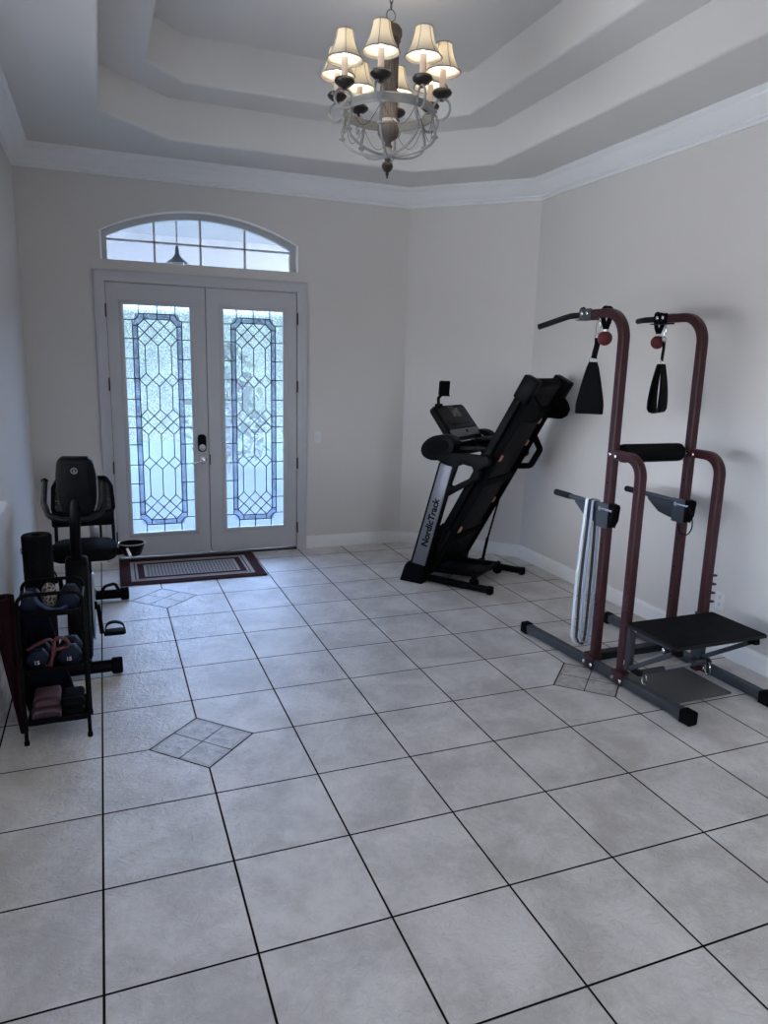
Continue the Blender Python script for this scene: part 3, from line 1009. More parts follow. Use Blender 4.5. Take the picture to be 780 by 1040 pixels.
lathe(b, [(r, zz(z)) for r, z in vp], 64)
for v in b.verts:
    a = math.atan2(v.co.y, v.co.x); r = math.hypot(v.co.x, v.co.y)
    if r > 0.03:
        s = 1 - 0.07 * abs(math.cos(6 * a)) ** 8
        v.co.x *= s; v.co.y *= s
obj('carved_vase', b, M['wood'], ch, angle=60)
b = B(); lathe(b, [(0.0, zz(2.992)), (0.020, zz(2.993)), (0.034, zz(3.002)), (0.036, zz(3.012)), (0.026, zz(3.030)), (0.020, zz(3.052)), (0, zz(3.053))], 28); obj('bottom_hub', b, M['ironw'], ch)
b = B(); lathe(b, [(0.0, zz(2.885)), (0.006, zz(2.890)), (0.004, zz(2.900)), (0.012, zz(2.908)), (0.008, zz(2.917)), (0.024, zz(2.930)), (0.034, zz(2.950)), (0.030, zz(2.966)), (0.014, zz(2.978)), (0.017, zz(2.992)), (0, zz(2.993))], 28); obj('finial', b, M['bronze'], ch)
b = B()
pr = [(0.246, 3.212), (0.256, 3.210), (0.262, 3.222), (0.258, 3.236), (0.260, 3.254), (0.254, 3.262), (0.246, 3.258)]
rings = []
for i in range(64):
    a = 2 * PI * i / 64
    rings.append([b.verts.new((r * math.cos(a), r * math.sin(a), zz(z))) for r, z in pr])
for i in range(64):
    for j in range(len(pr)):
        b.faces.new((rings[i][j], rings[i][(j + 1) % len(pr)], rings[(i + 1) % 64][(j + 1) % len(pr)], rings[(i + 1) % 64][j]))
obj('iron_ring', b, M['ironw'], ch)
for i in range(4):
    a = math.radians(20 + 90 * i)
    b = B(); tube(b, [(0.062 * math.cos(a), 0.062 * math.sin(a), zz(3.20)), (0.062 * math.cos(a), 0.062 * math.sin(a), zz(3.61))], 0.0035, 8)
    add_box(b, (0.052 * math.cos(a), 0.052 * math.sin(a), zz(3.61)), (0.03, 0.03, 0.006)); obj('slim_rod', b, M['wood'], ch)

NARM = 8; PH = math.radians(15.0)
R_ = lambda r, z: V((r, 0, zz(z)))
parts = []
b = B()
tube(b, smooth_path([R_(0.028, 3.008), R_(0.10, 3.012), R_(0.185, 3.032), R_(0.245, 3.065), R_(0.268, 3.095)], 6), 0.0075, 10)
tube(b, smooth_path([R_(0.268, 3.095), R_(0.268, 3.13), R_(0.255, 3.175), R_(0.245, 3.22)], 6), 0.0085, 10)
lp = [R_(0.262, 3.230)] + [V((0.300 + 0.050 * math.cos(t), -0.019 * math.cos(t) - 0.004 * t, zz(3.244 + 0.052 * math.sin(t)))) for t in [math.radians(x) for x in range(205, -130, -15)]]
tube(b, lp, 0.007, 10)
lathe(b, [(0.0, -0.012), (0.011, -0.011), (0.011, 0.011), (0.0, 0.012)], 12, R_(0.264, 3.237), (1, 0, 0))
arm = obj('scroll_arm', b, M['ironw'], ch); arm.rotation_euler.z = PH; parts.append([arm])
b = B(); lathe(b, [(0.0, -0.006), (0.017, -0.005), (0.020, 0.0), (0.014, 0.008), (0.0, 0.009)], 16, R_(0.268, 3.100)); col_ = obj('arm_collar', b, M['ironw'], arm)
b = B(); tube(b, smooth_path([V((0.25 * math.cos(t), 0.25 * math.sin(t), zz(3.215) - 0.11 * math.sin((t / (PI / 4)) * PI))) for t in [PI / 4 * q / 8 for q in range(9)]], 2), 0.0016, 6)
sw = obj('swag_wire', b, M['bronze'], arm)
b = B(); lathe(b, [(0.0, zz(3.286)), (0.014, zz(3.287)), (0.012, zz(3.296)), (0.034, zz(3.306)), (0.052, zz(3.320)), (0.056, zz(3.330)), (0.050, zz(3.342)), (0.036, zz(3.340)), (0.022, zz(3.346)), (0, zz(3.347))], 24, (0.300, 0, 0))
cup = obj('candle_cup', b, M['bronze'], ch); cup.rotation_euler.z = PH
b = B(); lathe(b, [(0.0, zz(3.34)), (0.0185, zz(3.341)), (0.0170, zz(3.448)), (0.0, zz(3.45))], 16, (0.300, 0, 0))
can = obj('candle_sleeve', b, M['candle'], ch); can.rotation_euler.z = PH
b = B(); lathe(b, [(0.0, zz(3.452)), (0.008, zz(3.453)), (0.015, zz(3.470)), (0.013, zz(3.488)), (0.004, zz(3.508)), (0.0, zz(3.51))], 14, (0.300, 0, 0))
bulb = obj('bulb', b, M['bulb'], can)
sp = [(0.099, 3.432), (0.090, 3.446), (0.078, 3.466), (0.066, 3.490), (0.057, 3.516), (0.050, 3.544), (0.045, 3.574)]
b = B()
rings = []
def scal(a, r, lev):
    return r * (1 - 0.035 * (1 - abs(math.cos(3 * a))) ** 2)
for ins in (0.0, 0.0022):
    rr = []
    for r, z in sp:
        rr.append([b.verts.new((0.300 + (scal(2 * PI * i / 48, r, z) - ins) * math.cos(2 * PI * i / 48), (scal(2 * PI * i / 48, r, z) - ins) * math.sin(2 * PI * i / 48), zz(z))) for i in range(48)])
    rings.append(rr)
for rr in rings:
    for r1, r2 in zip(rr, rr[1:]):
        for i in range(48):
            b.faces.new((r1[i], r1[(i + 1) % 48], r2[(i + 1) % 48], r2[i]))
for lv in (0, -1):
    for i in range(48):
        b.faces.new((rings[0][lv][i], rings[0][lv][(i + 1) % 48], rings[1][lv][(i + 1) % 48], rings[1][lv][i]))
shade = obj('lamp_shade', b, M['shade'], ch, angle=75); shade.rotation_euler.z = PH
b = B()
for lv, rad in ((0, 0.0035), (-1, 0.0030)):
    r, z = sp[lv]
    tube(b, [V((0.300 + scal(2 * PI * i / 48, r, z) * math.cos(2 * PI * i / 48), scal(2 * PI * i / 48, r, z) * math.sin(2 * PI * i / 48), zz(z))) for i in range(48)], rad, 6, closed=True)
for i in range(6):
    a = PI / 6 + PI / 3 * i + PI / 6
    tube(b, [V((0.300 + (scal(a, r, z) + .0012) * math.cos(a), (scal(a, r, z) + .0012) * math.sin(a), zz(z))) for r, z in sp], 0.0018, 6)
trim = obj('shade_trim', b, M['piping'], shade)
for i in range(1, NARM):
    for src in (arm, cup, can, shade):
        c = src.copy(); COL.objects.link(c); c.rotation_euler.z = PH + 2 * PI * i / NARM
        for chd in list(src.children):
            d = chd.copy(); COL.objects.link(d); d.parent = c
for i in range(NARM):
    a = PH + 2 * PI * i / NARM
    l = bpy.data.lights.new('bulb_light', 'POINT'); l.energy = 2.4; l.color = (1.0, 0.91, 0.76); l.shadow_soft_size = 0.02
    o = bpy.data.objects.new('bulb_light', l); COL.objects.link(o); o.parent = ch
    o.location = (0.300 * math.cos(a), 0.300 * math.sin(a), zz(3.525))


# ================================================================== MULTI-GYM TOWER
GX, GY = 3.17, 0.45
gy = thing('dip_and_pull_up_tower', 'maroon and grey dip and pull-up tower with step platform standing by the right wall', 'exercise tower', (GX, GY, 0))
G = lambda x, y, z: V((x - GX, y - GY, z))
XA, XB = 2.88, 3.46
YA, YBP = 0.585, 0.335
PSEC = rrect(0.052, 0.052, 0.008)
for side, xp, fa, fb in ((-1, XA, (2.800, 1.27), (2.912, -0.205)), (1, XB, (3.495, 1.26), (3.512, -0.175))):
    # floor rail with black end caps
    A3, B3 = G(fa[0], fa[1], 0.042), G(fb[0], fb[1], 0.042)
    d = (B3 - A3).normalized()
    b = B(); sweep(b, [A3 + d * 0.04, B3 - d * 0.05], rrect(0.052, 0.056, 0.006), up=(0, 0, 1)); rail = obj('floor_rail', b, M['grey'], gy)
    for p, q in ((A3, A3 + d * 0.055), (B3 - d * 0.065, B3)):
        b = B(); sweep(b, [p, q], rrect(0.066, 0.074, 0.010), up=(0, 0, 1)); b2 = obj('end_cap', b, M['matte'], rail)
        b2.location = (0, 0, -0.003)
    # tall post: up, over and forward into the pull-up bar
    b = B()
    sweep(b, fillet([G(xp, YA, 0.02), G(xp, YA, 2.165), G(xp, 0.905, 2.165)], 0.17, 12), PSEC, up=(1, 0, 0))
    post = obj('tall_post', b, M['maroon'], gy)
    for z in (0.42, 0.62, 0.80, 1.18):
        b = B(); lathe(b, [(0.0, 0), (0.006, 0), (0.006, 0.0012), (0, 0.0013)], 10, G(xp - 0.026, YA, z), (-1, 0, 0))
        obj('adjustment_hole', b, M['black'], post)
    # short post arching back to the tall one
    b = B()
    sweep(b, fillet([G(xp, YBP, 0.02), G(xp, YBP, 1.35), G(xp, YA - 0.024, 1.35)], 0.20, 12), PSEC, up=(1, 0, 0))
    sp_ = obj('short_post', b, M['maroon'], gy)
    for z in (0.47, 0.525, 0.58, 0.635):
        b = B(); add_box(b, G(xp + side * 0.028, YBP - 0.020, z), (0.028, 0.036, 0.012), 0.003); obj('height_notch', b, M['maroon'], sp_)
    b = B(); add_box(b, G(xp, YBP - 0.0285, 0.155), (0.03, 0.002, 0.028)); obj('sticker', b, M['pale'], sp_)
    # flanges clamping the posts to the rail, with bolts
    for y in (YA, YBP):
        xr = fa[0] + (fb[0] - fa[0]) * (fa[1] - y) / (fa[1] - fb[1])
        b = B(); add_box(b, G(xr - side * 0.0 - 0.030, y - 0.01, 0.055), (0.008, 0.095, 0.080), 0.003)
        add_box(b, G((xr + xp) / 2, y, 0.082), (abs(xr - xp) + 0.06, 0.07, 0.022), 0.003)
        fl_ = obj('post_flange', b, M['maroon'], gy)
        for dy in (0.026, -0.044):
            b = B(); lathe(b, [(0.0, 0), (0.012, 0), (0.012, 0.004), (0.008, 0.007), (0.0, 0.008)], 12, G(xr - 0.034, y + dy, 0.045), (-1, 0, 0)); obj('bolt', b, M['chrome'], fl_)
    for z, y in ((1.352, YA - 0.005), (1.345, YA - 0.055)):
        b = B(); lathe(b, [(0.0, 0), (0.011, 0), (0.011, 0.006), (0.006, 0.009), (0.0, 0.01)], 12, G(xp - 0.026, y, z), (-1, 0, 0)); obj('bolt', b, M['chrome'], post)
    # pull-up handle with its bolted plates
    b = B(); add_box(b, G(xp - 0.030, 0.925, 2.165), (0.006, 0.115, 0.066), 0.002); add_box(b, G(xp + 0.030, 0.925, 2.165), (0.006, 0.115, 0.066), 0.002)
    add_box(b, G(xp, 0.94, 2.134), (0.066, 0.15, 0.006), 0.002)
    br = obj('handle_bracket', b, M['grey'] if side < 0 else M['black'], gy)
    for y in (0.90, 0.95):
        b = B(); lathe(b, [(0.0, 0), (0.012, 0), (0.012, 0.005), (0.007, 0.008), (0.0, 0.009)], 12, G(xp - 0.033, y, 2.170), (-1, 0, 0)); obj('bolt', b, M['chrome'], br)
    dx = side * 0.11
    hp = fillet([G(xp, 0.915, 2.165), G(xp, 1.12, 2.165), G(xp + dx, 1.30, 2.165 + (-0.065 if side < 0 else 0.005))], 0.10, 8)
    b = B(); tube(b, hp, 0.0185, 16); hd = obj('pull_up_handle', b, M['grip'], gy)
    e = (hp[-1] - hp[-2]).normalized()
    b = B(); lathe(b, [(0.0, 0), (0.014, 0), (0.0135, 0.003), (0.0, 0.004)], 14, hp[-1], e); obj('handle_end', b, M['steel'], hd)
    b = B(); lathe(b, [(0.0, -0.012), (0.020, -0.010), (0.024, 0), (0.020, 0.010), (0.0, 0.012)], 16, G(xp, 0.99, 2.190), (1, 0, 0)); obj('round_knob', b, M['matte'], br)
    # dip arm
    b = B(); tube(b, [G(xp, YA + 0.02, 1.030), G(xp, 1.00, 1.030)], 0.0165, 16); arm_ = obj('dip_arm', b, M['grey'], gy)
    b = B(); tube(b, [G(xp, 0.965, 1.030), G(xp, 1.125, 1.030)], 0.0205, 16); lathe(b, [(0.0205, 0), (0.017, 0.006), (0, 0.008)], 16, G(xp, 1.125, 1.03), (0, 1, 0)); obj('dip_grip', b, M['grip'], arm_)
    b = B(); prism(b, [(YA + 0.03, 1.018), (0.915, 1.018), (0.905, 1.000), (0.80, 0.935), (0.70, 0.918), (YA + 0.03, 0.915)], lambda a, c: G(xp - 0.004, a, c), (0.008, 0, 0), 0.001)
    obj('gusset_plate', b, M['grey'], arm_)
    b = B(); add_box(b, G(xp - 0.031, YA + 0.012, 0.982), (0.006, 0.10, 0.15), 0.002); add_box(b, G(xp + 0.031, YA + 0.012, 0.982), (0.006, 0.10, 0.15), 0.002)
    add_box(b, G(xp, YA + 0.034, 0.982), (0.06, 0.008, 0.15), 0.002); sleeve = obj('arm_sleeve', b, M['grey'], arm_)
    b = B(); prism(b, [(YA - 0.031, 1.055), (YA - 0.070, 1.055), (YA - 0.078, 1.04), (YA - 0.070, 0.96), (YA - 0.045, 0.915), (YA - 0.031, 0.915)], lambda a, c: G(xp - 0.026, a, c), (0.052, 0, 0), 0.003)
    obj('sleeve_back', b, M['matte'], sleeve)
    b = B(); lathe(b, [(0.0, 0), (0.007, 0), (0.007, 0.09), (0.0, 0.091)], 12, G(xp - 0.036, YA - 0.068, 1.022), (0, 1, 0))
    lathe(b, [(0.0, 0), (0.014, 0), (0.014, 0.008), (0.0, 0.010)], 14, G(xp - 0.034, YA + 0.03, 1.022), (-1, 0, 0)); obj('lock_pin', b, M['chrome'], sleeve)
    if side > 0:
        b = B(); tube(b, smooth_path([G(xp - 0.03, YA - 0.07, 1.02), G(xp - 0.03, YA - 0.10, 0.98), G(xp - 0.03, YA - 0.115, 0.90), G(xp - 0.03, YA - 0.08, 0.845), G(xp - 0.03, YA - 0.02, 0.85), G(xp - 0.03, YA + 0.0, 0.89)], 6), 0.004, 8)
        obj('pin_lanyard', b, M['black'], sleeve)
# back roller pad and its rod
b = B(); tube(b, [G(XA, 0.60, 1.352), G(XB, 0.60, 1.352)], 0.011, 12); rod = obj('pad_rod', b, M['grey'], gy)
b = B(); lathe(b, [(0.0, 0.0), (0.044, 0.003), (0.054, 0.016), (0.056, 0.03), (0.056, 0.43), (0.054, 0.444), (0.044, 0.457), (0.0, 0.46)], 32, G(2.942, 0.60, 1.352), (1, 0, 0)); obj('roller_pad', b, M['foam'], rod)
# cross bars on the floor
b = B(); sweep(b, [G(XA, YA + 0.075, 0.046), G(XB + 0.01, YA + 0.075, 0.046)], rrect(0.07, 0.045, 0.005), up=(0, 0, 1)); obj('cross_bar', b, M['dgrey'], gy)
b = B(); prism(b, [(2.945, 0.02), (3.425, 0.02), (3.425, 0.44), (2.925, 0.44)], lambda a, c: G(a, c, 0.004), (0, 0, 0.008), 0.002); obj('floor_plate', b, M['floorplate'], gy)
# tension bar with snap rings
b = B(); tube(b, [G(2.93, 0.235, 0.115), G(3.43, 0.235, 0.115)], 0.011, 14); tb = obj('tension_bar', b, M['steel'], gy)
for x0, x1 in ((2.93, 3.10), (3.30, 3.43)):
    b = B(); tube(b, [G(x0, 0.235, 0.115), G(x1, 0.235, 0.115)], 0.0155, 14); obj('bar_sleeve', b, M['grey'], tb)
for x in (2.945, 3.425):
    b = B(); tube(b, [G(x + 0.006 * math.cos(t), 0.215 + 0.026 * math.cos(t), 0.078 + 0.040 * math.sin(t)) for t in [2 * PI * i / 20 for i in range(20)]], 0.0035, 8, closed=True); obj('snap_ring', b, M['chrome'], tb)
for x in (XA, XB):
    b = B(); add_box(b, G(x + (0.035 if x < 3 else -0.025), 0.262, 0.115), (0.03, 0.10, 0.03), 0.004); obj('bar_mount', b, M['dgrey'], tb)
# step platform
b = B(); prism(b, rpoly(0.655, 0.405, 0.012, 3, 3.172, 0.100), lambda a, c: G(a, c, 0.386), (0, 0, 0.018), 0.003); pl = obj('step_platform', b, M['dgrey'], gy)
b = B(); prism(b, rpoly(0.643, 0.393, 0.010, 3, 3.172, 0.100), lambda a, c: G(a, c, 0.4035), (0, 0, 0.004), 0.001); obj('grip_surface', b, M['platform'], pl)
for side, x in ((-1, 2.895), (1, 3.445)):
    b = B(); sweep(b, [G(x, 0.295, 0.372), G(x, -0.06, 0.372)], rrect(0.028, 0.028, 0.003), up=(0, 0, 1)); obj('platform_rail', b, M['grey'], pl)
    b = B(); add_box(b, G(x, YBP - 0.045, 0.255), (0.045, 0.012, 0.29), 0.003); add_box(b, G(x - 0.024, YBP - 0.015, 0.255), (0.005, 0.072, 0.29), 0.002); obj('hinge_bracket', b, M['grey'], pl)
    b = B(); sweep(b, [G(x + 0.0, YBP - 0.06, 0.13), G(x, -0.045, 0.347)], rrect(0.026, 0.030, 0.003), up=(1, 0, 0)); st = obj('support_strut', b, M['grey'], pl)
    b = B(); sweep(b, [G(x, -0.035, 0.354), G(x, -0.085, 0.364)], rrect(0.036, 0.036, 0.005), up=(0, 0, 1)); obj('strut_cap', b, M['matte'], st)
    for y, z in ((0.245, 0.372), (0.02, 0.342)):
        b = B(); lathe(b, [(0.0, 0), (0.011, 0), (0.011, 0.005), (0.006, 0.008), (0.0, 0.009)], 12, G(x - 0.016, y, z), (-1, 0, 0)); obj('bolt', b, M['chrome'], st)

# straps, grips and bands hung on the tower
def ab_strap(x, y, ztop, e, label):
    t = thing('ab_strap', label, 'strap', (x, y, ztop), group='hanging ab straps')
    e = V(e).normalized(); d = e.cross(V((0, 0, 1)))
    b = B(); tube(b, [e * (0.013 * math.cos(a)) + V((0, 0, -0.045 + 0.045 * math.sin(a))) for a in [2 * PI * i / 20 for i in range(20)]], 0.0035, 8, closed=True); obj('carabiner', b, M['chrome'], t)
    b = B(); lathe(b, [(0.0, -0.105), (0.017, -0.104), (0.017, -0.085), (0.010, -0.076), (0, -0.075)], 14); obj('swivel', b, M['chrome'], t)
    b = B(); ribbon(b, [V((0, 0, -0.10)), V((0, 0, -0.14)) + e * 0.002, V((0, 0, -0.185)) - e * 0.006, V((0, 0, -0.225)) - e * 0.012], 0.034, e, 0.010); obj('webbing', b, M['fabric'], t)
    o_ = V((0, 0, -0.235)) - e * 0.014
    b = B(); tube(b, [o_ + e * (0.024 * math.cos(a)) + V((0, 0, 0.022 * math.sin(a))) for a in [2 * PI * i / 20 for i in range(20)]], 0.003, 8, closed=True); obj('d_ring', b, M['chrome'], t)
    b = B()
    L = 0.305; pts = []; ws = []
    for i in range(25):
        s = i / 24.0
        if s <= 0.42: q = s / 0.42; zz_ = -q * (L - 0.02); dd = 0.012 + 0.022 * math.sin(q * PI * 0.6)
        elif s >= 0.58: q = (1 - s) / 0.42; zz_ = -q * (L - 0.02); dd = -(0.012 + 0.022 * math.sin(q * PI * 0.6))
        else:
            th_ = (s - 0.42) / 0.16 * PI; dd = 0.033 * math.cos(th_); zz_ = -(L - 0.02) - 0.020 * math.sin(th_); q = 1
        pts.append(o_ + V((0, 0, -0.012)) + d * dd + V((0, 0, zz_)))
        ws.append(0.05 + 0.115 * min(1, q * 1.15) ** 0.8)
    ribbon(b, pts, ws, e, 0.016)
    obj('padded_sling', b, M['fabric'], t)
    return t

ab_strap(2.88, 0.825, 2.128, (0.80, -0.60, 0), 'black ab strap hanging flat from the left pull-up handle bracket')
ab_strap(3.46, 0.905, 2.128, (0.86, 0.51, 0), 'black ab strap hanging edge-on with an open slit from the right pull-up handle')


def ball_grip(x, y, label):
    t = thing('ball_grip', label, 'grip', (x, y, 2.02), group='ball grips on the tower')
    b = B()
    n = 20
    bmesh.ops.create_icosphere(b, subdivisions=3, radius=0.043)
    obj('ball', b, M['redball'], t)
    b = B()
    loop = [V((0, 0, 0.05)), V((0.0, 0.022, 0.09)), V((0, 0.040, 0.145))] + [V((0, 0.040 * math.cos(a), 0.145 + 0.040 * math.sin(a))) for a in [PI * i / 8 for i in range(1, 8)]] + [V((0, -0.040, 0.145)), V((0, -0.022, 0.09)), V((0, -0.001, 0.05))]
    ribbon(b, loop, 0.036, (1, 0, 0), 0.004); obj('webbing_loop', b, M['fabric'], t)
    b = B(); lathe(b, [(0.0, 0.036), (0.017, 0.037), (0.017, 0.052), (0.0, 0.053)], 12); obj('swivel', b, M['steel'], t)
    return t

g1 = ball_grip(2.88, 0.755, 'red ball grip on black webbing beside the flat ab strap')
g2 = ball_grip(3.46, 0.966, 'red ball grip on black webbing above the edge-on ab strap')


def res_band(y, w, zb, m, label, skew):
    t = thing('resistance_band', label, 'band', (2.88, y, 1.047), group='resistance bands over the left dip arm')
    b = B()
    pts = [V((-0.024, skew, zb - 1.047 + 0.05)), V((-0.030, skew * .8, -0.55)), V((-0.026, skew * .4, -0.25)), V((-0.023, 0, -0.017)), V((-0.017, 0, 0.000)), V((0, 0, 0.007)), V((0.017, 0, 0.0)), V((0.023, 0, -0.017)),
           V((0.036, skew * .4, -0.25)), V((0.044, skew * .8, -0.55)), V((0.040, skew, zb - 1.047 + 0.05)), V((0.010, skew, zb - 1.047))]
    p2 = smooth_path(pts + [pts[0]], 5)[:-1]
    ribbon(b, p2, w, (0, 1, 0), 0.005, closed=True)
    obj('band_loop', b, m, t)

res_band(0.765, 0.026, 0.080, M['whiteband'], 'white resistance band looped over the left dip arm, outermost', 0.035)
res_band(0.734, 0.022, 0.095, M['navyband'], 'black resistance band looped over the left dip arm between two pale ones', 0.02)
res_band(0.706, 0.022, 0.115, M['greyband'], 'grey resistance band looped over the left dip arm nearest the post', 0.012)

# ================================================================== FOLDED TREADMILL   local axes: x backwards (to the user), y across, z up
tm = thing('treadmill', 'black folding treadmill with its deck raised, by the angled corner wall', 'treadmill', (2.824, 2.868, 0), math.atan2(-0.8, 0.6))
da = V((0.461, 0, 0.887)); dn = V((0.887, 0, -0.461)); DP = V((0.075, 0, 0.16))
def DK(s, v, n): return DP + da * s + dn * n + V((0, v, 0))
DROT = Matrix((da, V((0, 1, 0)), -dn)).transposed()     # local x along deck, y across, z to the belt side... -n
def deck_box(b, s0, s1, v0, v1, n0, n1, bev=0.004):
    add_box(b, DK((s0 + s1) / 2, (v0 + v1) / 2, (n0 + n1) / 2), (s1 - s0, v1 - v0, n1 - n0), bev, DROT.to_4x4())

# base
for s in (-1, 1):
    v = 0.354 * s
    b = B(); sweep(b, [(0.0, v, 0.042), (0.71, v, 0.036)], rrect(0.05, 0.052, 0.006), up=(0, 0, 1)); r = obj('base_rail', b, M['black'], tm)
    b = B(); add_box(b, (0.725, v, 0.034), (0.045, 0.062, 0.064), 0.008); obj('end_cap', b, M['matte'], r)
    b = B(); prism(b, [(-0.085, 0.0), (0.135, 0.0), (0.150, 0.085), (0.140, 0.165), (-0.01, 0.180), (-0.04, 0.14)], lambda a, c: V((a, s * 0.405 - 0.048, c)), (0, 0.096, 0), 0.008)
    obj('foot_cover', b, M['dgrey'] if s > 0 else M['black'], tm)
    # upright: silver with a black inner edge
    b = B(); prism(b, [(0.020, 0.150), (0.150, 0.160), (0.372, 1.035), (0.262, 1.055)], lambda a, c: V((a, s * 0.41 - 0.03, c)), (0, 0.06, 0), 0.008)
    up = obj('upright', b, M['silver'], tm)
    b = B(); prism(b, [(0.006, 0.155), (0.020, 0.150), (0.262, 1.055), (0.248, 1.060)], lambda a, c: V((a, s * 0.41 - 0.028, c)), (0, 0.056, 0), 0.002); obj('edge_strip', b, M['black'], up)
    b = B(); prism(b, [(0.151, 0.165), (0.166, 0.165), (0.386, 1.030), (0.373, 1.035)], lambda a, c: V((a, s * 0.41 - 0.024, c)), (0, 0.048, 0), 0.002); obj('edge_strip', b, M['black'], up)
    # handrail with its triangular brace
    b = B()
    plate_with_holes(b, [(0.225, 1.075), (0.250, 1.125), (0.34, 1.148), (0.665, 1.148), (0.690, 1.130), (0.690, 1.085), (0.665, 1.065), (0.600, 1.030), (0.610, 0.985), (0.600, 0.955), (0.40, 0.828), (0.305, 0.768), (0.275, 0.778), (0.268, 0.805), (0.335, 0.98), (0.325, 1.03)],
                     [[(0.405, 1.040), (0.352, 0.880), (0.375, 0.872), (0.535, 0.962), (0.548, 0.982), (0.552, 1.025), (0.54, 1.050), (0.46, 1.062)]],
                     lambda a, c: V((a, s * 0.41 - 0.026, c)), (0, 0.052, 0))
    es = [e for e in b.edges if len(e.link_faces) == 2 and e.calc_face_angle(0) > 0.9]
    bmesh.ops.bevel(b, geom=es, offset=0.007, segments=2, profile=0.5, affect='EDGES')
    hr = obj('handrail', b, M['black'], tm)
b = B(); add_box(b, (0.05, 0, 0.05), (0.07, 0.72, 0.055), 0.006); obj('base_cross_bar', b, M['black'], tm)
b = B(); sweep(b, [(0.10, 0, 0.065), (0.52, 0, 0.085)], rrect(0.30, 0.02, 0.004), up=(0, 0, 1)); obj('lift_plate', b, M['dgrey'], tm)
for v in (-0.20, 0.20):
    b = B(); sweep(b, [(0.06, v, 0.075), (0.54, v, 0.10)], rrect(0.03, 0.05, 0.004), up=(0, 0, 1)); obj('lift_arm', b, M['black'], tm)
b = B(); tube(b, [(0.53, -0.27, 0.095), (0.53, 0.27, 0.095)], 0.022, 14); obj('lift_axle', b, M['black'], tm)
for v in (-0.25, 0.25):
    b = B(); lathe(b, [(0.0, -0.018), (0.036, -0.018), (0.042, -0.010), (0.042, 0.010), (0.036, 0.018), (0.0, 0.018)], 20, (0.53, v, 0.043), (0, 1, 0)); obj('transport_wheel', b, M['matte'], tm)
b = B(); add_box(b, (0.10, -0.354 - 0.0265, 0.048), (0.05, 0.002, 0.026)); obj('sticker', b, M['pale'], tm)
# brand lettering on the near upright
tx = V((0.235, 0, 0.972)).normalized(); ty = V((0, -1, 0)).cross(tx)
mt = Matrix((tx, ty, V((0, -1, 0)))).transposed().to_4x4(); mt.translation = V((0.142, -0.4406, 0.335))
text_mesh('brand_lettering', 'NordicTrack', 0.082, M['black'], mt, tm, shear=0.0, bold=0.0028)

# console base: a bar across the top with a fat rounded nose at each side, each with an oval inset
b = B(); prism(b, rpoly(0.17, 0.085, 0.03, 4, 0.21, 1.125), lambda a, c: V((a, -0.30, c)), (0, 0.60, 0), 0.008)
cb = obj('console_base', b, M['black'], tm)
for s in (-1, 1):
    b = B(); oc = [(0.222 + 0.150 * math.cos(t) + 0.040 * math.sin(t), 1.176 + 0.108 * math.sin(t)) for t in [2 * PI * i / 36 for i in range(36)]]
    prism(b, oc, lambda a, c: V((a, s * 0.435, c)), (0, -s * 0.145, 0), 0.014); ns = obj('console_nose', b, M['black'], cb)
    b = B(); oi = [(0.225 + 0.100 * math.cos(t) + 0.026 * math.sin(t), 1.186 + 0.064 * math.sin(t)) for t in [2 * PI * i / 30 for i in range(30)]]
    prism(b, oi, lambda a, c: V((a, s * 0.435 - (0.003 if s < 0 else 0), c)), (0, 0.003, 0), 0.001); obj('end_inset', b, M['matte'], tm)
# console panel: tilted board
ca = V((0.225, 0, -0.285)).normalized(); cn = V((0.285, 0, 0.225)).normalized()     # down the panel; out of the panel
CP = V((0.065, 0, 1.500))
def CN(d, v, n): return CP + ca * d + cn * n + V((0, v + 0.045, 0))
def con_plate(b, poly, n0, n1, bev=0.0): prism(b, poly, lambda v, d: CN(d, v, n0), cn * (n1 - n0), bev)
b = B(); con_plate(b, [(-0.295, 0.03), (-0.265, 0.0), (0.265, 0.0), (0.295, 0.03), (0.315, 0.375), (0.29, 0.40), (-0.28, 0.40), (-0.305, 0.375)], -0.055, 0.0, 0.012); cn_ = obj('console', b, M['black'], tm)
b = B(); con_plate(b, rpoly(0.52, 0.21, 0.02, 4, 0.0, 0.135), 0.0, 0.004, 0.002); obj('control_panel', b, M['dgrey'], cn_)
b = B(); con_plate(b, rpoly(0.20, 0.095, 0.006, 3, 0.02, 0.085), 0.004, 0.007, 0.001); obj('display', b, M['screen'], cn_)
b = B(); con_plate(b, rpoly(0.10, 0.008, 0.002, 2, 0.0, 0.025), 0.004, 0.006); obj('logo_strip', b, M['silver'], cn_)
b = B(); con_plate(b, rpoly(0.53, 0.075, 0.008, 3, 0.0, 0.288), 0.0, 0.010, 0.003); obj('button_strip', b, M['silver'], cn_)
b = B()
for k in range(5): con_plate(b, rpoly(0.022, 0.016, 0.004, 2, -0.15 + 0.035 * k, 0.20), 0.004, 0.008, 0.001)
for k in range(4): con_plate(b, rpoly(0.022, 0.016, 0.004, 2, 0.06 + 0.035 * k, 0.20), 0.004, 0.008, 0.001)
obj('buttons', b, M['black'], cn_)['kind'] = 'stuff'
b = B(); con_plate(b, rpoly(0.028, 0.028, 0.012, 4, 0.02, 0.282), 0.010, 0.018, 0.003); obj('safety_key', b, M['matte'], cn_)
b = B(); tube(b, fillet([CN(0.325, -0.255, 0.006), CN(0.378, -0.235, 0.024), CN(0.378, 0.235, 0.024), CN(0.325, 0.255, 0.006)], 0.03), 0.006, 10); obj('tablet_ledge', b, M['steel'], cn_)
b = B(); add_box(b, (0.165, 0.02, 1.22), (0.09, 0.34, 0.15), 0.02, None); obj('console_neck', b, M['black'], tm)
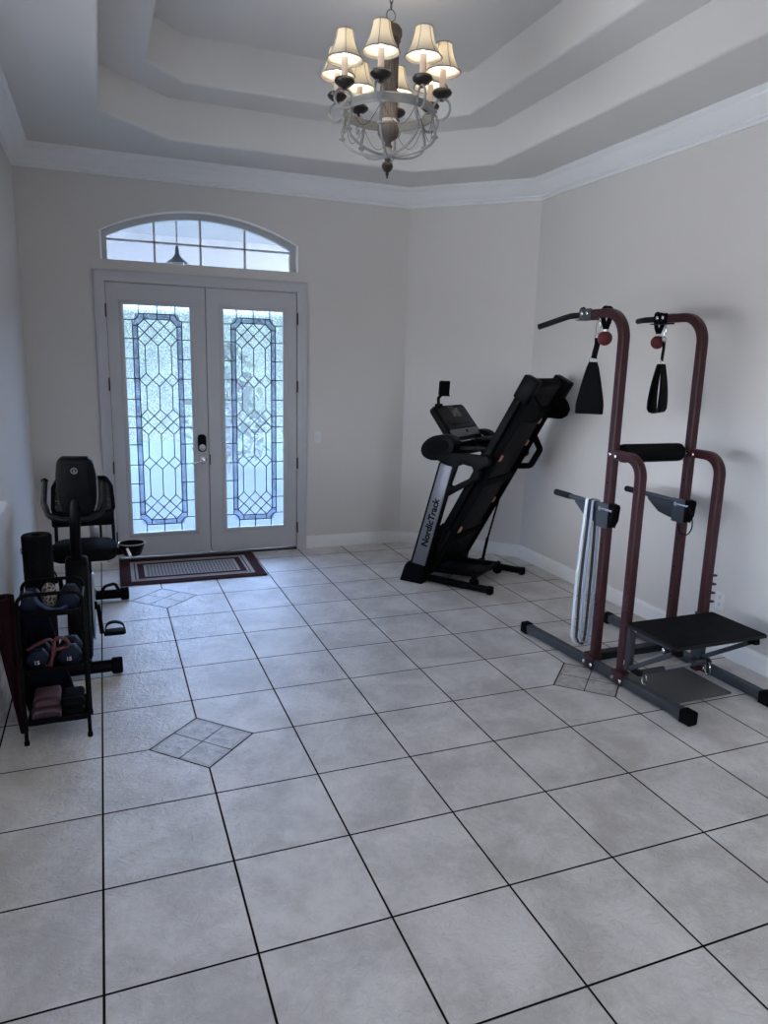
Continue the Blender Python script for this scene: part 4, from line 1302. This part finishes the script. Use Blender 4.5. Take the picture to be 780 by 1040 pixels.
b = B(); prism(b, rpoly(0.19, 0.30, 0.03, 4, 0.42, 0.20), lambda a, c: V((a, c, 1.215 + 0.10 * (a - 0.42))), (0, 0, 0.026), 0.006); tr = obj('side_tray', b, M['dgrey'], tm)
b = B(); tube(b, fillet([(0.30, 0.05, 1.21), (0.40, 0.03, 1.165), (0.52, 0.05, 1.20)], 0.05), 0.012); obj('tray_arm', b, M['black'], tr)
b = B(); tube(b, [(0.30, -0.30, 1.17), (0.60, -0.30, 1.19)], 0.016, 12); obj('pulse_grip', b, M['dgrey'], tm)

# phone holder clamped on the console top
ph = thing('phone_holder', 'black phone clamp standing on top of the treadmill console', 'phone holder', tuple(tm.matrix_basis @ V((0.085, -0.17, 1.507))), math.atan2(-0.8, 0.6))
b = B(); tube(b, fillet([(0, 0, -0.005), (-0.008, 0, 0.055), (0.015, 0.01, 0.085), (0.035, 0.02, 0.10)], 0.02), 0.013, 12); add_box(b, (0, 0, -0.004), (0.05, 0.06, 0.03), 0.006); obj('stem', b, M['black'], ph)
q = Matrix.Rotation(math.radians(-48), 3, 'Z') @ Matrix.Rotation(math.radians(8), 3, 'Y')
b = B(); add_box(b, (0, 0, 0), (0.014, 0.095, 0.115), 0.005)
add_box(b, (0.014, 0, 0.057), (0.040, 0.080, 0.010), 0.003); add_box(b, (0.014, 0, -0.057), (0.040, 0.090, 0.012), 0.003)
bmesh.ops.rotate(b, cent=(0, 0, 0), matrix=q, verts=b.verts); bmesh.ops.translate(b, vec=(0.035, 0.02, 0.142), verts=b.verts); obj('clamp', b, M['matte'], ph)

# deck
b = B(); deck_box(b, 0.10, 1.80, -0.225, 0.225, 0.040, 0.062, 0.006); dk = obj('belt_deck', b, M['belt'], tm)
b = B(); deck_box(b, 0.16, 1.78, -0.225, 0.225, 0.004, 0.012, 0.003); deck_box(b, 0.16, 1.78, -0.22, 0.22, 0.098, 0.106, 0.003); obj('running_belt', b, M['belt'], tm)
for s in (-1, 1):
    b = B(); r0, r1 = (-0.352, -0.282) if s < 0 else (0.305, 0.378)
    deck_box(b, 0.02, 1.78, r0, r1, 0.0, 0.062, 0.010); fr = obj('foot_rail', b, M['black'], tm)
    b = B(); r0, r1 = (-0.312, -0.282) if s < 0 else (0.305, 0.340)
    deck_box(b, 0.02, 1.72, r0, r1, 0.062, 0.125, 0.004); obj('frame_rail', b, M['matte'], tm)
    # rear end cap and its foot
    b = B(); r0, r1 = (-0.385, -0.270) if s < 0 else (0.300, 0.425)
    deck_box(b, 1.64, 1.835, r0, r1, -0.006, 0.118 if s < 0 else 0.15, 0.014); obj('rear_end_cap', b, M['black'], tm)
    b = B()
    fp = [(0.0, 0.11), (0.055, 0.225), (0.10, 0.252), (0.16, 0.245), (0.20, 0.20), (0.235, 0.12)]
    prism(b, fp, lambda a, c: DK(1.48 + a, (-0.34 if s < 0 else 0.315), c), (0, 0.07, 0), 0.010); obj('rear_foot', b, M['matte'], tm)
    for q_ in (0.62, 1.22, 1.44) if s > 0 else (0.42, 1.14):
        b = B(); deck_box(b, q_ - 0.026, q_ + 0.026, s * 0.285 if s < 0 else 0.228, s * 0.225 if s < 0 else 0.306, 0.055 if s > 0 else 0.100, 0.098 if s > 0 else 0.128, 0.006); obj('cushion', b, M['orange'], tm)
for s0, s1 in ((0.30, 0.36), (0.86, 0.93), (1.50, 1.60)):
    b = B(); deck_box(b, s0, s1, -0.30, 0.30, 0.066, 0.120, 0.004); obj('cross_member', b, M['matte'], tm)
b = B(); tube(b, [DK(1.78, -0.26, 0.058), DK(1.78, 0.26, 0.058)], 0.046, 18); obj('rear_roller', b, M['matte'], tm)
b = B(); deck_box(b, -0.02, 0.40, -0.33, 0.33, -0.035, 0.105, 0.03); obj('motor_hood', b, M['black'], tm)
b = B(); sweep(b, fillet([DK(0.98, 0.345, 0.10), DK(1.05, 0.345, 0.205), DK(1.22, 0.345, 0.205), DK(1.29, 0.345, 0.10)], 0.04, 6), rrect(0.05, 0.034, 0.008), up=(0, 1, 0)); obj('lift_handle', b, M['matte'], tm)
b = B(); tube(b, [(0.358, 0.30, 0.08), (0.395, 0.30, 0.30)], 0.014, 12); g_ = obj('gas_strut', b, M['matte'], tm)
b = B(); tube(b, [(0.395, 0.30, 0.29), tuple(DK(0.64, 0.30, 0.128))], 0.009, 12); obj('strut_rod', b, M['matte'], g_)
b = B(); add_box(b, (0.350, 0.30, 0.075), (0.05, 0.05, 0.05), 0.006); obj('strut_foot', b, M['matte'], g_)

# ================================================================== RECUMBENT BIKE   (front towards the camera, seat towards the doors)
BX, BY = -0.075, 2.10
bk = thing('recumbent_exercise_bike', 'black recumbent exercise bike along the left wall, console towards the viewer', 'exercise bike', (BX, BY, 0))
K = lambda x, y, z: V((x - BX, y - BY, z))
for nm, y, x0, x1 in (('front_stabiliser', 1.415, -0.27, 0.118), ('rear_stabiliser', 2.80, -0.33, 0.200)):
    b = B(); tube(b, [K(x0 + 0.03, y, 0.05), K(x1 - 0.03, y, 0.05)], 0.036, 16); r = obj(nm, b, M['black'], bk)
    for x, d in ((x0, 1), (x1, -1)):
        b = B(); lathe(b, [(0.0, 0), (0.042, 0.0), (0.048, 0.006), (0.048, 0.055), (0.040, 0.062), (0, 0.062)], 20, K(x, y, 0.049), (d, 0, 0)); obj('end_cap', b, M['matte'], r)
b = B(); tube(b, fillet([K(-0.085, 1.415, 0.075), K(-0.085, 1.62, 0.13), K(-0.08, 2.25, 0.24), K(-0.07, 2.70, 0.12), K(-0.065, 2.80, 0.075)], 0.2), 0.035, 16); obj('main_frame', b, M['black'], bk)
# drive housing
b = B()
hp = [(1.42, 0.10), (1.47, 0.08), (2.02, 0.10), (2.10, 0.20), (2.10, 0.34), (2.00, 0.47), (1.83, 0.53), (1.70, 0.58), (1.645, 0.66), (1.60, 0.69), (1.54, 0.69), (1.50, 0.66), (1.46, 0.45), (1.41, 0.28)]
prism(b, hp, lambda a, c: K(-0.168, a, c), (0.125, 0, 0), 0.022); hs = obj('drive_housing', b, M['black'], bk)
b = B(); lathe(b, [(0.0, 0), (0.20, 0.0), (0.205, 0.006), (0.19, 0.014), (0.0, 0.018)], 40, K(-0.045, 1.78, 0.31), (1, 0, 0)); obj('side_disc', b, M['dgrey'], hs)
b = B(); tube(b, [K(-0.030, 1.78 + 0.207 * math.cos(t), 0.31 + 0.207 * math.sin(t)) for t in [2 * PI * i / 40 for i in range(40)]], 0.005, 8, closed=True); obj('disc_trim', b, M['steel'], hs)
# mast and console
b = B(); tube(b, smooth_path([K(-0.105, 1.575, 0.64), K(-0.105, 1.55, 0.78), K(-0.100, 1.535, 0.90), K(-0.095, 1.55, 1.03)], 6), 0.030, 16); obj('console_mast', b, M['black'], bk)
crot = Matrix.Rotation(math.radians(9), 3, 'X')
def CC(x, y, z):
    return K(-0.083, 1.545, 1.118) + crot @ V((x, y, z))
b = B(); prism(b, [(-0.075, -0.165), (-0.055, -0.185), (0.06, -0.185), (0.085, -0.165), (0.104, -0.10), (0.108, 0.05), (0.098, 0.135), (0.075, 0.162), (-0.065, 0.166), (-0.092, 0.14), (-0.102, 0.06), (-0.098, -0.08)], lambda a, c: CC(a, -0.035, c), crot @ V((0, 0.07, 0)), 0.014)
co = obj('console', b, M['black'], bk)
b = B(); prism(b, rpoly(0.145, 0.19, 0.02, 4, 0.0, 0.04), lambda a, c: CC(a, -0.040, c), crot @ V((0, 0.006, 0)), 0.002); obj('console_back_panel', b, M['black'], co)
b = B(); tube(b, [CC(-0.003 + 0.016 * math.cos(t), -0.042, 0.095 + 0.016 * math.sin(t)) for t in [2 * PI * i / 24 for i in range(24)]], 0.0025, 8, closed=True)
add_box(b, tuple(CC(-0.003, -0.042, 0.095)), (0.006, 0.004, 0.018), 0.001); obj('round_emblem', b, M['silver'], co)
b = B(); tube(b, smooth_path([CC(0.100, -0.006, 0.13), CC(0.112, -0.006, 0.05), CC(0.110, -0.006, -0.09), CC(0.092, -0.006, -0.16)], 6), 0.004, 8); obj('console_edge_trim', b, M['steel'], co)
b = B(); prism(b, rpoly(0.17, 0.15, 0.015, 4, 0.0, 0.06), lambda a, c: CC(a, 0.035, c), crot @ V((0, 0.004, 0)), 0.001); obj('display', b, M['screen'], co)
# front handlebar
b = B(); tube(b, fillet([K(-0.255, 1.70, 1.115), K(-0.262, 1.63, 1.00), K(-0.235, 1.57, 0.935), K(-0.17, 1.545, 0.915), K(-0.03, 1.545, 0.915), K(0.04, 1.57, 0.935), K(0.066, 1.63, 1.00), K(0.062, 1.70, 1.10)], 0.05), 0.0165, 14); hb = obj('front_handlebar', b, M['grip'], bk)
for x, z in ((-0.255, 1.115), (0.062, 1.10)):
    b = B(); lathe(b, [(0.0, -0.004), (0.019, 0.0), (0.019, 0.010), (0.012, 0.018), (0.0, 0.02)], 14, K(x, 1.70, z), (0, 0.5, 0.87)); obj('end_plug', b, M['matte'], hb)
# seat, back and side grips
b = B(); tube(b, [K(-0.08, 2.05, 0.30), K(-0.08, 2.70, 0.40)], 0.03, 14); obj('seat_rail', b, M['steel'], bk)
b = B(); tube(b, fillet([K(-0.08, 2.35, 0.33), K(-0.08, 2.38, 0.46)], 0.02), 0.035, 14); obj('seat_carriage', b, M['black'], bk)
b = B()
seat = [(-0.285, 0.0), (-0.29, 0.16), (-0.25, 0.34), (-0.15, 0.40), (-0.01, 0.40), (0.09, 0.34), (0.13, 0.16), (0.125, 0.0), (0.08, -0.06), (-0.24, -0.06)]
prism(b, seat, lambda a, c: K(a, 2.16 + c, 0.475 + 0.03 * (abs(a + 0.08) / 0.2) ** 2), (0, 0, 0.085), 0.028); obj('seat_cushion', b, M['foam'], bk)
b = B(); prism(b, [(-0.27, 0.72), (-0.275, 0.84), (-0.25, 0.96), (-0.22, 0.985), (0.06, 0.985), (0.09, 0.96), (0.115, 0.84), (0.108, 0.72), (0.05, 0.69), (-0.21, 0.69)], lambda a, c: K(a, 2.52 + 0.25 * (c - 0.7) + 0.6 * (0.04 - min(0.04, (a + 0.08) ** 2)), c), (0, 0.010, 0)); sb = obj('mesh_backrest', b, M['seatmesh'], bk)
b = B(); tube(b, fillet([K(x, 2.53 + 0.25 * (z - 0.7), z) for x, z in ((-0.23, 0.69), (-0.278, 0.78), (-0.27, 0.93), (-0.235, 0.99), (0.075, 0.99), (0.11, 0.93), (0.118, 0.78), (0.07, 0.69), (-0.23, 0.69))], 0.03, 4), 0.014, 12); obj('backrest_frame', b, M['black'], sb)
b = B(); add_box(b, tuple(K(-0.085, 2.52, 0.715)), (0.41, 0.05, 0.11), 0.015); bt = obj('backrest_bracket', b, M['black'], bk)
for x in (-0.265, 0.025, 0.110):
    b = B(); tube(b, [K(x, 2.50, 0.53), K(x, 2.53, 0.70)], 0.012 if x > 0.1 or x < 0 else 0.009, 10); obj('backrest_post', b, M['black'], bt)
b = B(); add_box(b, tuple(K(-0.02, 2.55, 0.63)), (0.06, 0.02, 0.16), 0.004); obj('adjustment_slide', b, M['steel'], bt)
for s in (-1, 1):
    X = lambda d: -0.080 + s * d
    b = B(); tube(b, fillet([K(X(0.12), 2.30, 0.515), K(X(0.20), 2.26, 0.525), K(X(0.24), 2.20, 0.545)], 0.05), 0.028, 14); sg = obj('side_handle', b, M['black'], bk)
    b = B(); lathe(b, [(0.0, 0.0), (0.055, 0.0), (0.062, 0.01), (0.085, 0.075), (0.088, 0.082), (0.080, 0.082), (0.056, 0.014), (0.0, 0.012)], 28, K(X(0.300), 2.19, 0.515), (0, 0, 1)); obj('cup_holder', b, M['black'], sg)
    b = B(); tube(b, [K(X(0.300) + 0.086 * math.cos(t), 2.19 + 0.086 * math.sin(t), 0.598) for t in [2 * PI * i / 28 for i in range(28)]], 0.0035, 8, closed=True); obj('cup_rim', b, M['steel'], sg)
    b = B(); tube(b, [K(X(0.27), 2.12, 0.575), K(X(0.285), 2.085, 0.53)], 0.013, 12); obj('pulse_sensor', b, M['chrome'], sg)
# cranks and pedals
for s, x0, py, pz in ((1, -0.02, 1.66, 0.165), (-1, -0.19, 1.90, 0.455)):
    b = B(); lathe(b, [(0.0, 0), (0.026, 0.0), (0.026, 0.02), (0.0, 0.022)], 16, K(x0 - s * 0.012, 1.78, 0.31), (s, 0, 0)); sweep(b, [K(x0 + s * 0.012, 1.78, 0.31), K(x0 + s * 0.030, py, pz)], rrect(0.014, 0.026, 0.004), up=(1, 0, 0)); ck = obj('crank_arm', b, M['matte'], bk)
    b = B(); prism(b, [(0.0, -0.05), (0.115, -0.055), (0.128, -0.03), (0.125, 0.045), (0.09, 0.06), (0.01, 0.05)], lambda a, c: K(x0 + s * (0.04 + a), py + c, pz - 0.010 - 0.12 * c), (0, 0, 0.024), 0.005); pd = obj('pedal', b, M['matte'], ck)
    b = B(); ribbon(b, smooth_path([K(x0 + s * 0.045, py, pz), K(x0 + s * 0.06, py + 0.01, pz + 0.05), K(x0 + s * 0.105, py + 0.015, pz + 0.062), K(x0 + s * 0.15, py + 0.01, pz + 0.045), K(x0 + s * 0.165, py, pz)], 5), 0.035, (0, 1, 0.2), 0.004); obj('pedal_strap', b, M['black'], pd)
b = B(); tube(b, fillet([K(0.0, 2.62, 0.10), K(0.02, 2.62, 0.17), K(0.10, 2.68, 0.17), K(0.13, 2.75, 0.09)], 0.05), 0.012, 10); obj('transport_handle', b, M['black'], bk)

# ================================================================== STORAGE RACK AND WHAT IS ON IT
RX, RY = -0.196, 0.805
rk = thing('storage_rack', 'black three-tier metal rack by the left wall in front of the bike', 'rack', (RX, RY, 0))
Q = lambda x, y, z: V((x - RX, y - RY, z))
for y in (0.685, 0.925):
    b = B(); tube(b, fillet([Q(-0.337, y, 0.004), Q(-0.333, y, 0.750), Q(-0.055, y, 0.750), Q(-0.055, y, 0.004)], 0.045, 8), 0.009, 12); fr = obj('end_frame', b, M['black'], rk)
    for x in (-0.337, -0.055):
        b = B(); lathe(b, [(0.0, 0.0), (0.012, 0.0), (0.012, 0.02), (0.0, 0.022)], 12, Q(x, y, 0)); obj('foot', b, M['matte'], fr)
for z in (0.640, 0.355, 0.095):
    b = B(); add_box(b, tuple(Q(-0.195, 0.805, z)), (0.262, 0.225, 0.006), 0.002)
    for y in (0.693, 0.917): add_box(b, tuple(Q(-0.195, y, z + 0.011)), (0.262, 0.006, 0.030), 0.002)
    for x in (-0.325, -0.066): add_box(b, tuple(Q(x, 0.805, z + 0.011)), (0.006, 0.225, 0.030), 0.002)
    obj('shelf', b, M['black'], rk)
for x in (-0.333, -0.055):
    b = B(); tube(b, [Q(x, 0.685, 0.70), Q(x, 0.925, 0.70)], 0.006, 10); obj('side_rail', b, M['black'], rk)


def dumbbell(x, y, zs, r, length, label, hand=0.016, text=None):
    """hexagonal dumbbell lying front to back"""
    t = thing('dumbbell', label, 'dumbbell', (x, y, zs), group='blue dumbbells on the rack')
    hz = r * math.cos(PI / 6)
    for s in (-1, 1):
        b = B()
        hexa = [(r * math.cos(PI / 3 * k), hz + r * math.sin(PI / 3 * k)) for k in range(6)]
        prism(b, hexa, lambda a, c: V((a, s * length / 2, c)), (0, -s * length * 0.32, 0), 0.007)
        hd = obj('hex_head', b, M['bluevinyl'], t)
        if s < 0 and text:
            mt = Matrix(((1, 0, 0), (0, 0, -1), (0, 1, 0))).to_4x4(); mt.translation = V((-0.016, -length / 2 - 0.001, hz - 0.012))
            text_mesh('weight_number', text, 0.026, M['pale'], mt, hd, bold=0.0006, depth=0.0004)
    b = B(); tube(b, [(0, -length * .2, hz), (0, length * .2, hz)], hand, 14); obj('handle', b, M['bluevinyl'], t)

z1, z2, z3 = 0.6445, 0.3595, 0.0995
dumbbell(-0.285, 0.820, z1, 0.044, 0.17, 'blue hex dumbbell on the left of the top rack shelf')
dumbbell(-0.116, 0.820, z1, 0.048, 0.17, 'blue hex dumbbell on the right of the top rack shelf')
dumbbell(-0.270, 0.822, z2, 0.052, 0.172, 'navy dumbbell marked 15 on the left of the middle rack shelf', text='15')
dumbbell(-0.128, 0.822, z2, 0.056, 0.172, 'navy dumbbell marked 15 on the right of the middle rack shelf', text='15')
# spotted roll and pale blue band on the top shelf
t = thing('spotted_massage_ball', 'spotted black and cream ball between the dumbbells on the top rack shelf', 'ball', (-0.203, 0.800, z1))
b = B(); lathe(b, [(0.0, 0.0)] + [(0.036 * math.cos(a), 0.062 + 0.062 * math.sin(a)) for a in [math.radians(x) for x in range(-80, 81, 10)]] + [(0.0, 0.124)], 28)
obj('ball_body', b, M['spot'], t)
t = thing('exercise_tube', 'blue latex exercise tube draped across the top rack shelf', 'exercise tube', (-0.20, 0.716, z1))
b = B(); tube(b, smooth_path([(-0.075, 0.0, 0.085), (-0.098, 0.0, 0.105), (-0.065, 0.0, 0.098), (-0.045, 0.0, 0.055), (0.0, -0.002, 0.020), (0.05, -0.002, 0.014), (0.075, 0.0, 0.030)], 6), 0.0095, 12); obj('tube', b, M['bluelatex'], t)
# red tubes on the middle shelf
for i, (p, lb) in enumerate((([(-0.115, 0, 0.110), (-0.03, 0, 0.150), (0.0, 0, 0.135), (0.005, 0, 0.09), (-0.01, 0, 0.05), (-0.028, 0, 0.020)], 'red exercise tube with a long arm to the left on the middle rack shelf'),
                             ([(-0.015, 0, 0.012), (0.0, 0, 0.11), (0.012, 0, 0.155), (0.045, 0, 0.158), (0.068, 0, 0.130), (0.062, 0, 0.112), (0.03, 0, 0.106)], 'red exercise tube with a hooked loop on the right of the middle rack shelf'))):
    t = thing('exercise_tube', lb, 'exercise tube', (-0.195, 0.7225 - 0.016 * i, z2), group='red exercise tubes on the middle rack shelf')
    b = B(); tube(b, smooth_path(p, 6), 0.0075, 12); obj('tube', b, M['redlatex'], t)
    b = B(); lathe(b, [(0.0, -0.016), (0.0088, -0.015), (0.0088, 0.015), (0.0, 0.016)], 12, p[-1], (1, 0, 0.3)); obj('grip', b, M['redlatex'], t)
# packed bundles on the bottom shelf
def bundle(x, y, z, sx, sy, sz, m, label, flap):
    t = thing('folded_fabric_bundle', label, 'fabric bundle', (x, y, z), group='pink bundles on the bottom rack shelf')
    b = B(); add_box(b, (0, 0, sz / 2), (sx, sy, sz), sz * 0.3, None, 4); bb_ = obj('folded_fabric', b, m, t)
    b = B()
    ribbon(b, smooth_path([(-sx / 2 + .01, -sy / 2 - 0.004, 0.012), (-sx / 2 + 0.02, -sy / 2 - 0.010, sz * .8), (sx * 0.1, -sy / 2 - 0.010, sz * 0.92), (sx / 2 - 0.006, -sy / 2 - 0.008, sz * .72), (sx / 2 - 0.004, -sy / 2 - 0.004, 0.012)], 5), 0.020, (0, 1, 0.15), 0.006)
    obj('fabric_fold', b, flap, bb_)
bundle(-0.248, 0.79, z3, 0.135, 0.15, 0.060, M['plum'], 'pink folded fabric bundle lying lowest on the bottom rack shelf', M['pink'])
bundle(-0.242, 0.80, z3 + 0.062, 0.120, 0.14, 0.052, M['pink'], 'plum wrapped bundle on top of the pink one, bottom rack shelf', M['plum'])
for i, lb in enumerate(('black ankle weight lying lowest on the right of the bottom rack shelf', 'black ankle weight on top of the other at the right of the bottom shelf')):
    t = thing('ankle_weight', lb, 'ankle weight', (-0.125, 0.795, z3 + 0.047 * i), group='ankle weights on the bottom rack shelf')
    b = B(); add_box(b, (0, 0, 0.022), (0.10, 0.17, 0.044), 0.018, None, 3); obj('padded_body', b, M['fabric'], t)
    b = B(); add_box(b, (0.0, -0.055, 0.023), (0.104, 0.032, 0.047), 0.016, None, 2); obj('strap', b, M['dgrey'], t)

# foam roller, navy mat and wine mat beside the rack
t = thing('foam_roller', 'tall black foam roller standing upright behind the rack', 'foam roller', (-0.268, 1.115, 0))
b = B(); lathe(b, [(0.0, 0.0), (0.066, 0.0), (0.072, 0.006), (0.072, 0.930), (0.066, 0.938), (0.026, 0.938), (0.024, 0.92), (0.0, 0.92)], 36); obj('foam_body', b, M['foam'], t)
t = thing('exercise_mat', 'navy folded mat leaning against the left wall behind the rack', 'mat', (-0.115, 0.985, 0))
q = V((-0.227, 0, 0.974)); wv = V((-0.974, 0, -0.227))
for i in range(2):
    b = B(); c0 = V((0, -0.012 + 0.024 * i, 0.062))
    vs = [c0, c0 + wv * 0.235, c0 + wv * 0.235 + q * 0.58, c0 + q * 0.58]
    f_ = [b.verts.new(v + V((0, -0.011, 0))) for v in vs]; b2 = b.faces.new(f_)
    r = bmesh.ops.extrude_face_region(b, geom=[b2]); bmesh.ops.translate(b, vec=(0, 0.022, 0), verts=[g for g in r['geom'] if isinstance(g, bmesh.types.BMVert)])
    bmesh.ops.bevel(b, geom=list(b.edges), offset=0.006, segments=2, profile=0.5, affect='EDGES')
    obj('mat_fold', b, M['navymat'], t)
t = thing('rolled_yoga_mat', 'wine red rolled yoga mat leaning left of the rack', 'mat', (-0.372, 0.80, 0))
b = B()
p0, p1 = V((0.014, 0.02, 0.004)), V((-0.036, 0.0, 0.712))
ax = (p1 - p0).normalized(); e1 = ax.cross(V((0, 1, 0))).normalized(); e2 = ax.cross(e1)
rings = []
NS = 90
for p, r0, in ((p0, 0.020), (p1, 0.062)):
    outr, inr = [], []
    for i in range(NS + 1):
        a = 2 * PI * 3.2 * i / NS; r = r0 * (0.35 + 0.65 * i / NS)
        outr.append(b.verts.new(p + e1 * r * math.cos(a) + e2 * r * math.sin(a)))
        inr.append(b.verts.new(p + e1 * (r - r0 * .13) * math.cos(a) + e2 * (r - r0 * .13) * math.sin(a)))
    rings.append((outr, inr))
for i in range(NS):
    for k in (0, 1):
        b.faces.new((rings[0][k][i], rings[0][k][i + 1], rings[1][k][i + 1], rings[1][k][i]))
    for lv in (0, 1):
        b.faces.new((rings[lv][0][i], rings[lv][0][i + 1], rings[lv][1][i + 1], rings[lv][1][i]))
for i in (0, NS):
    b.faces.new((rings[0][0][i], rings[1][0][i], rings[1][1][i], rings[0][1][i]))
obj('rolled_mat', b, M['winemat'], t)
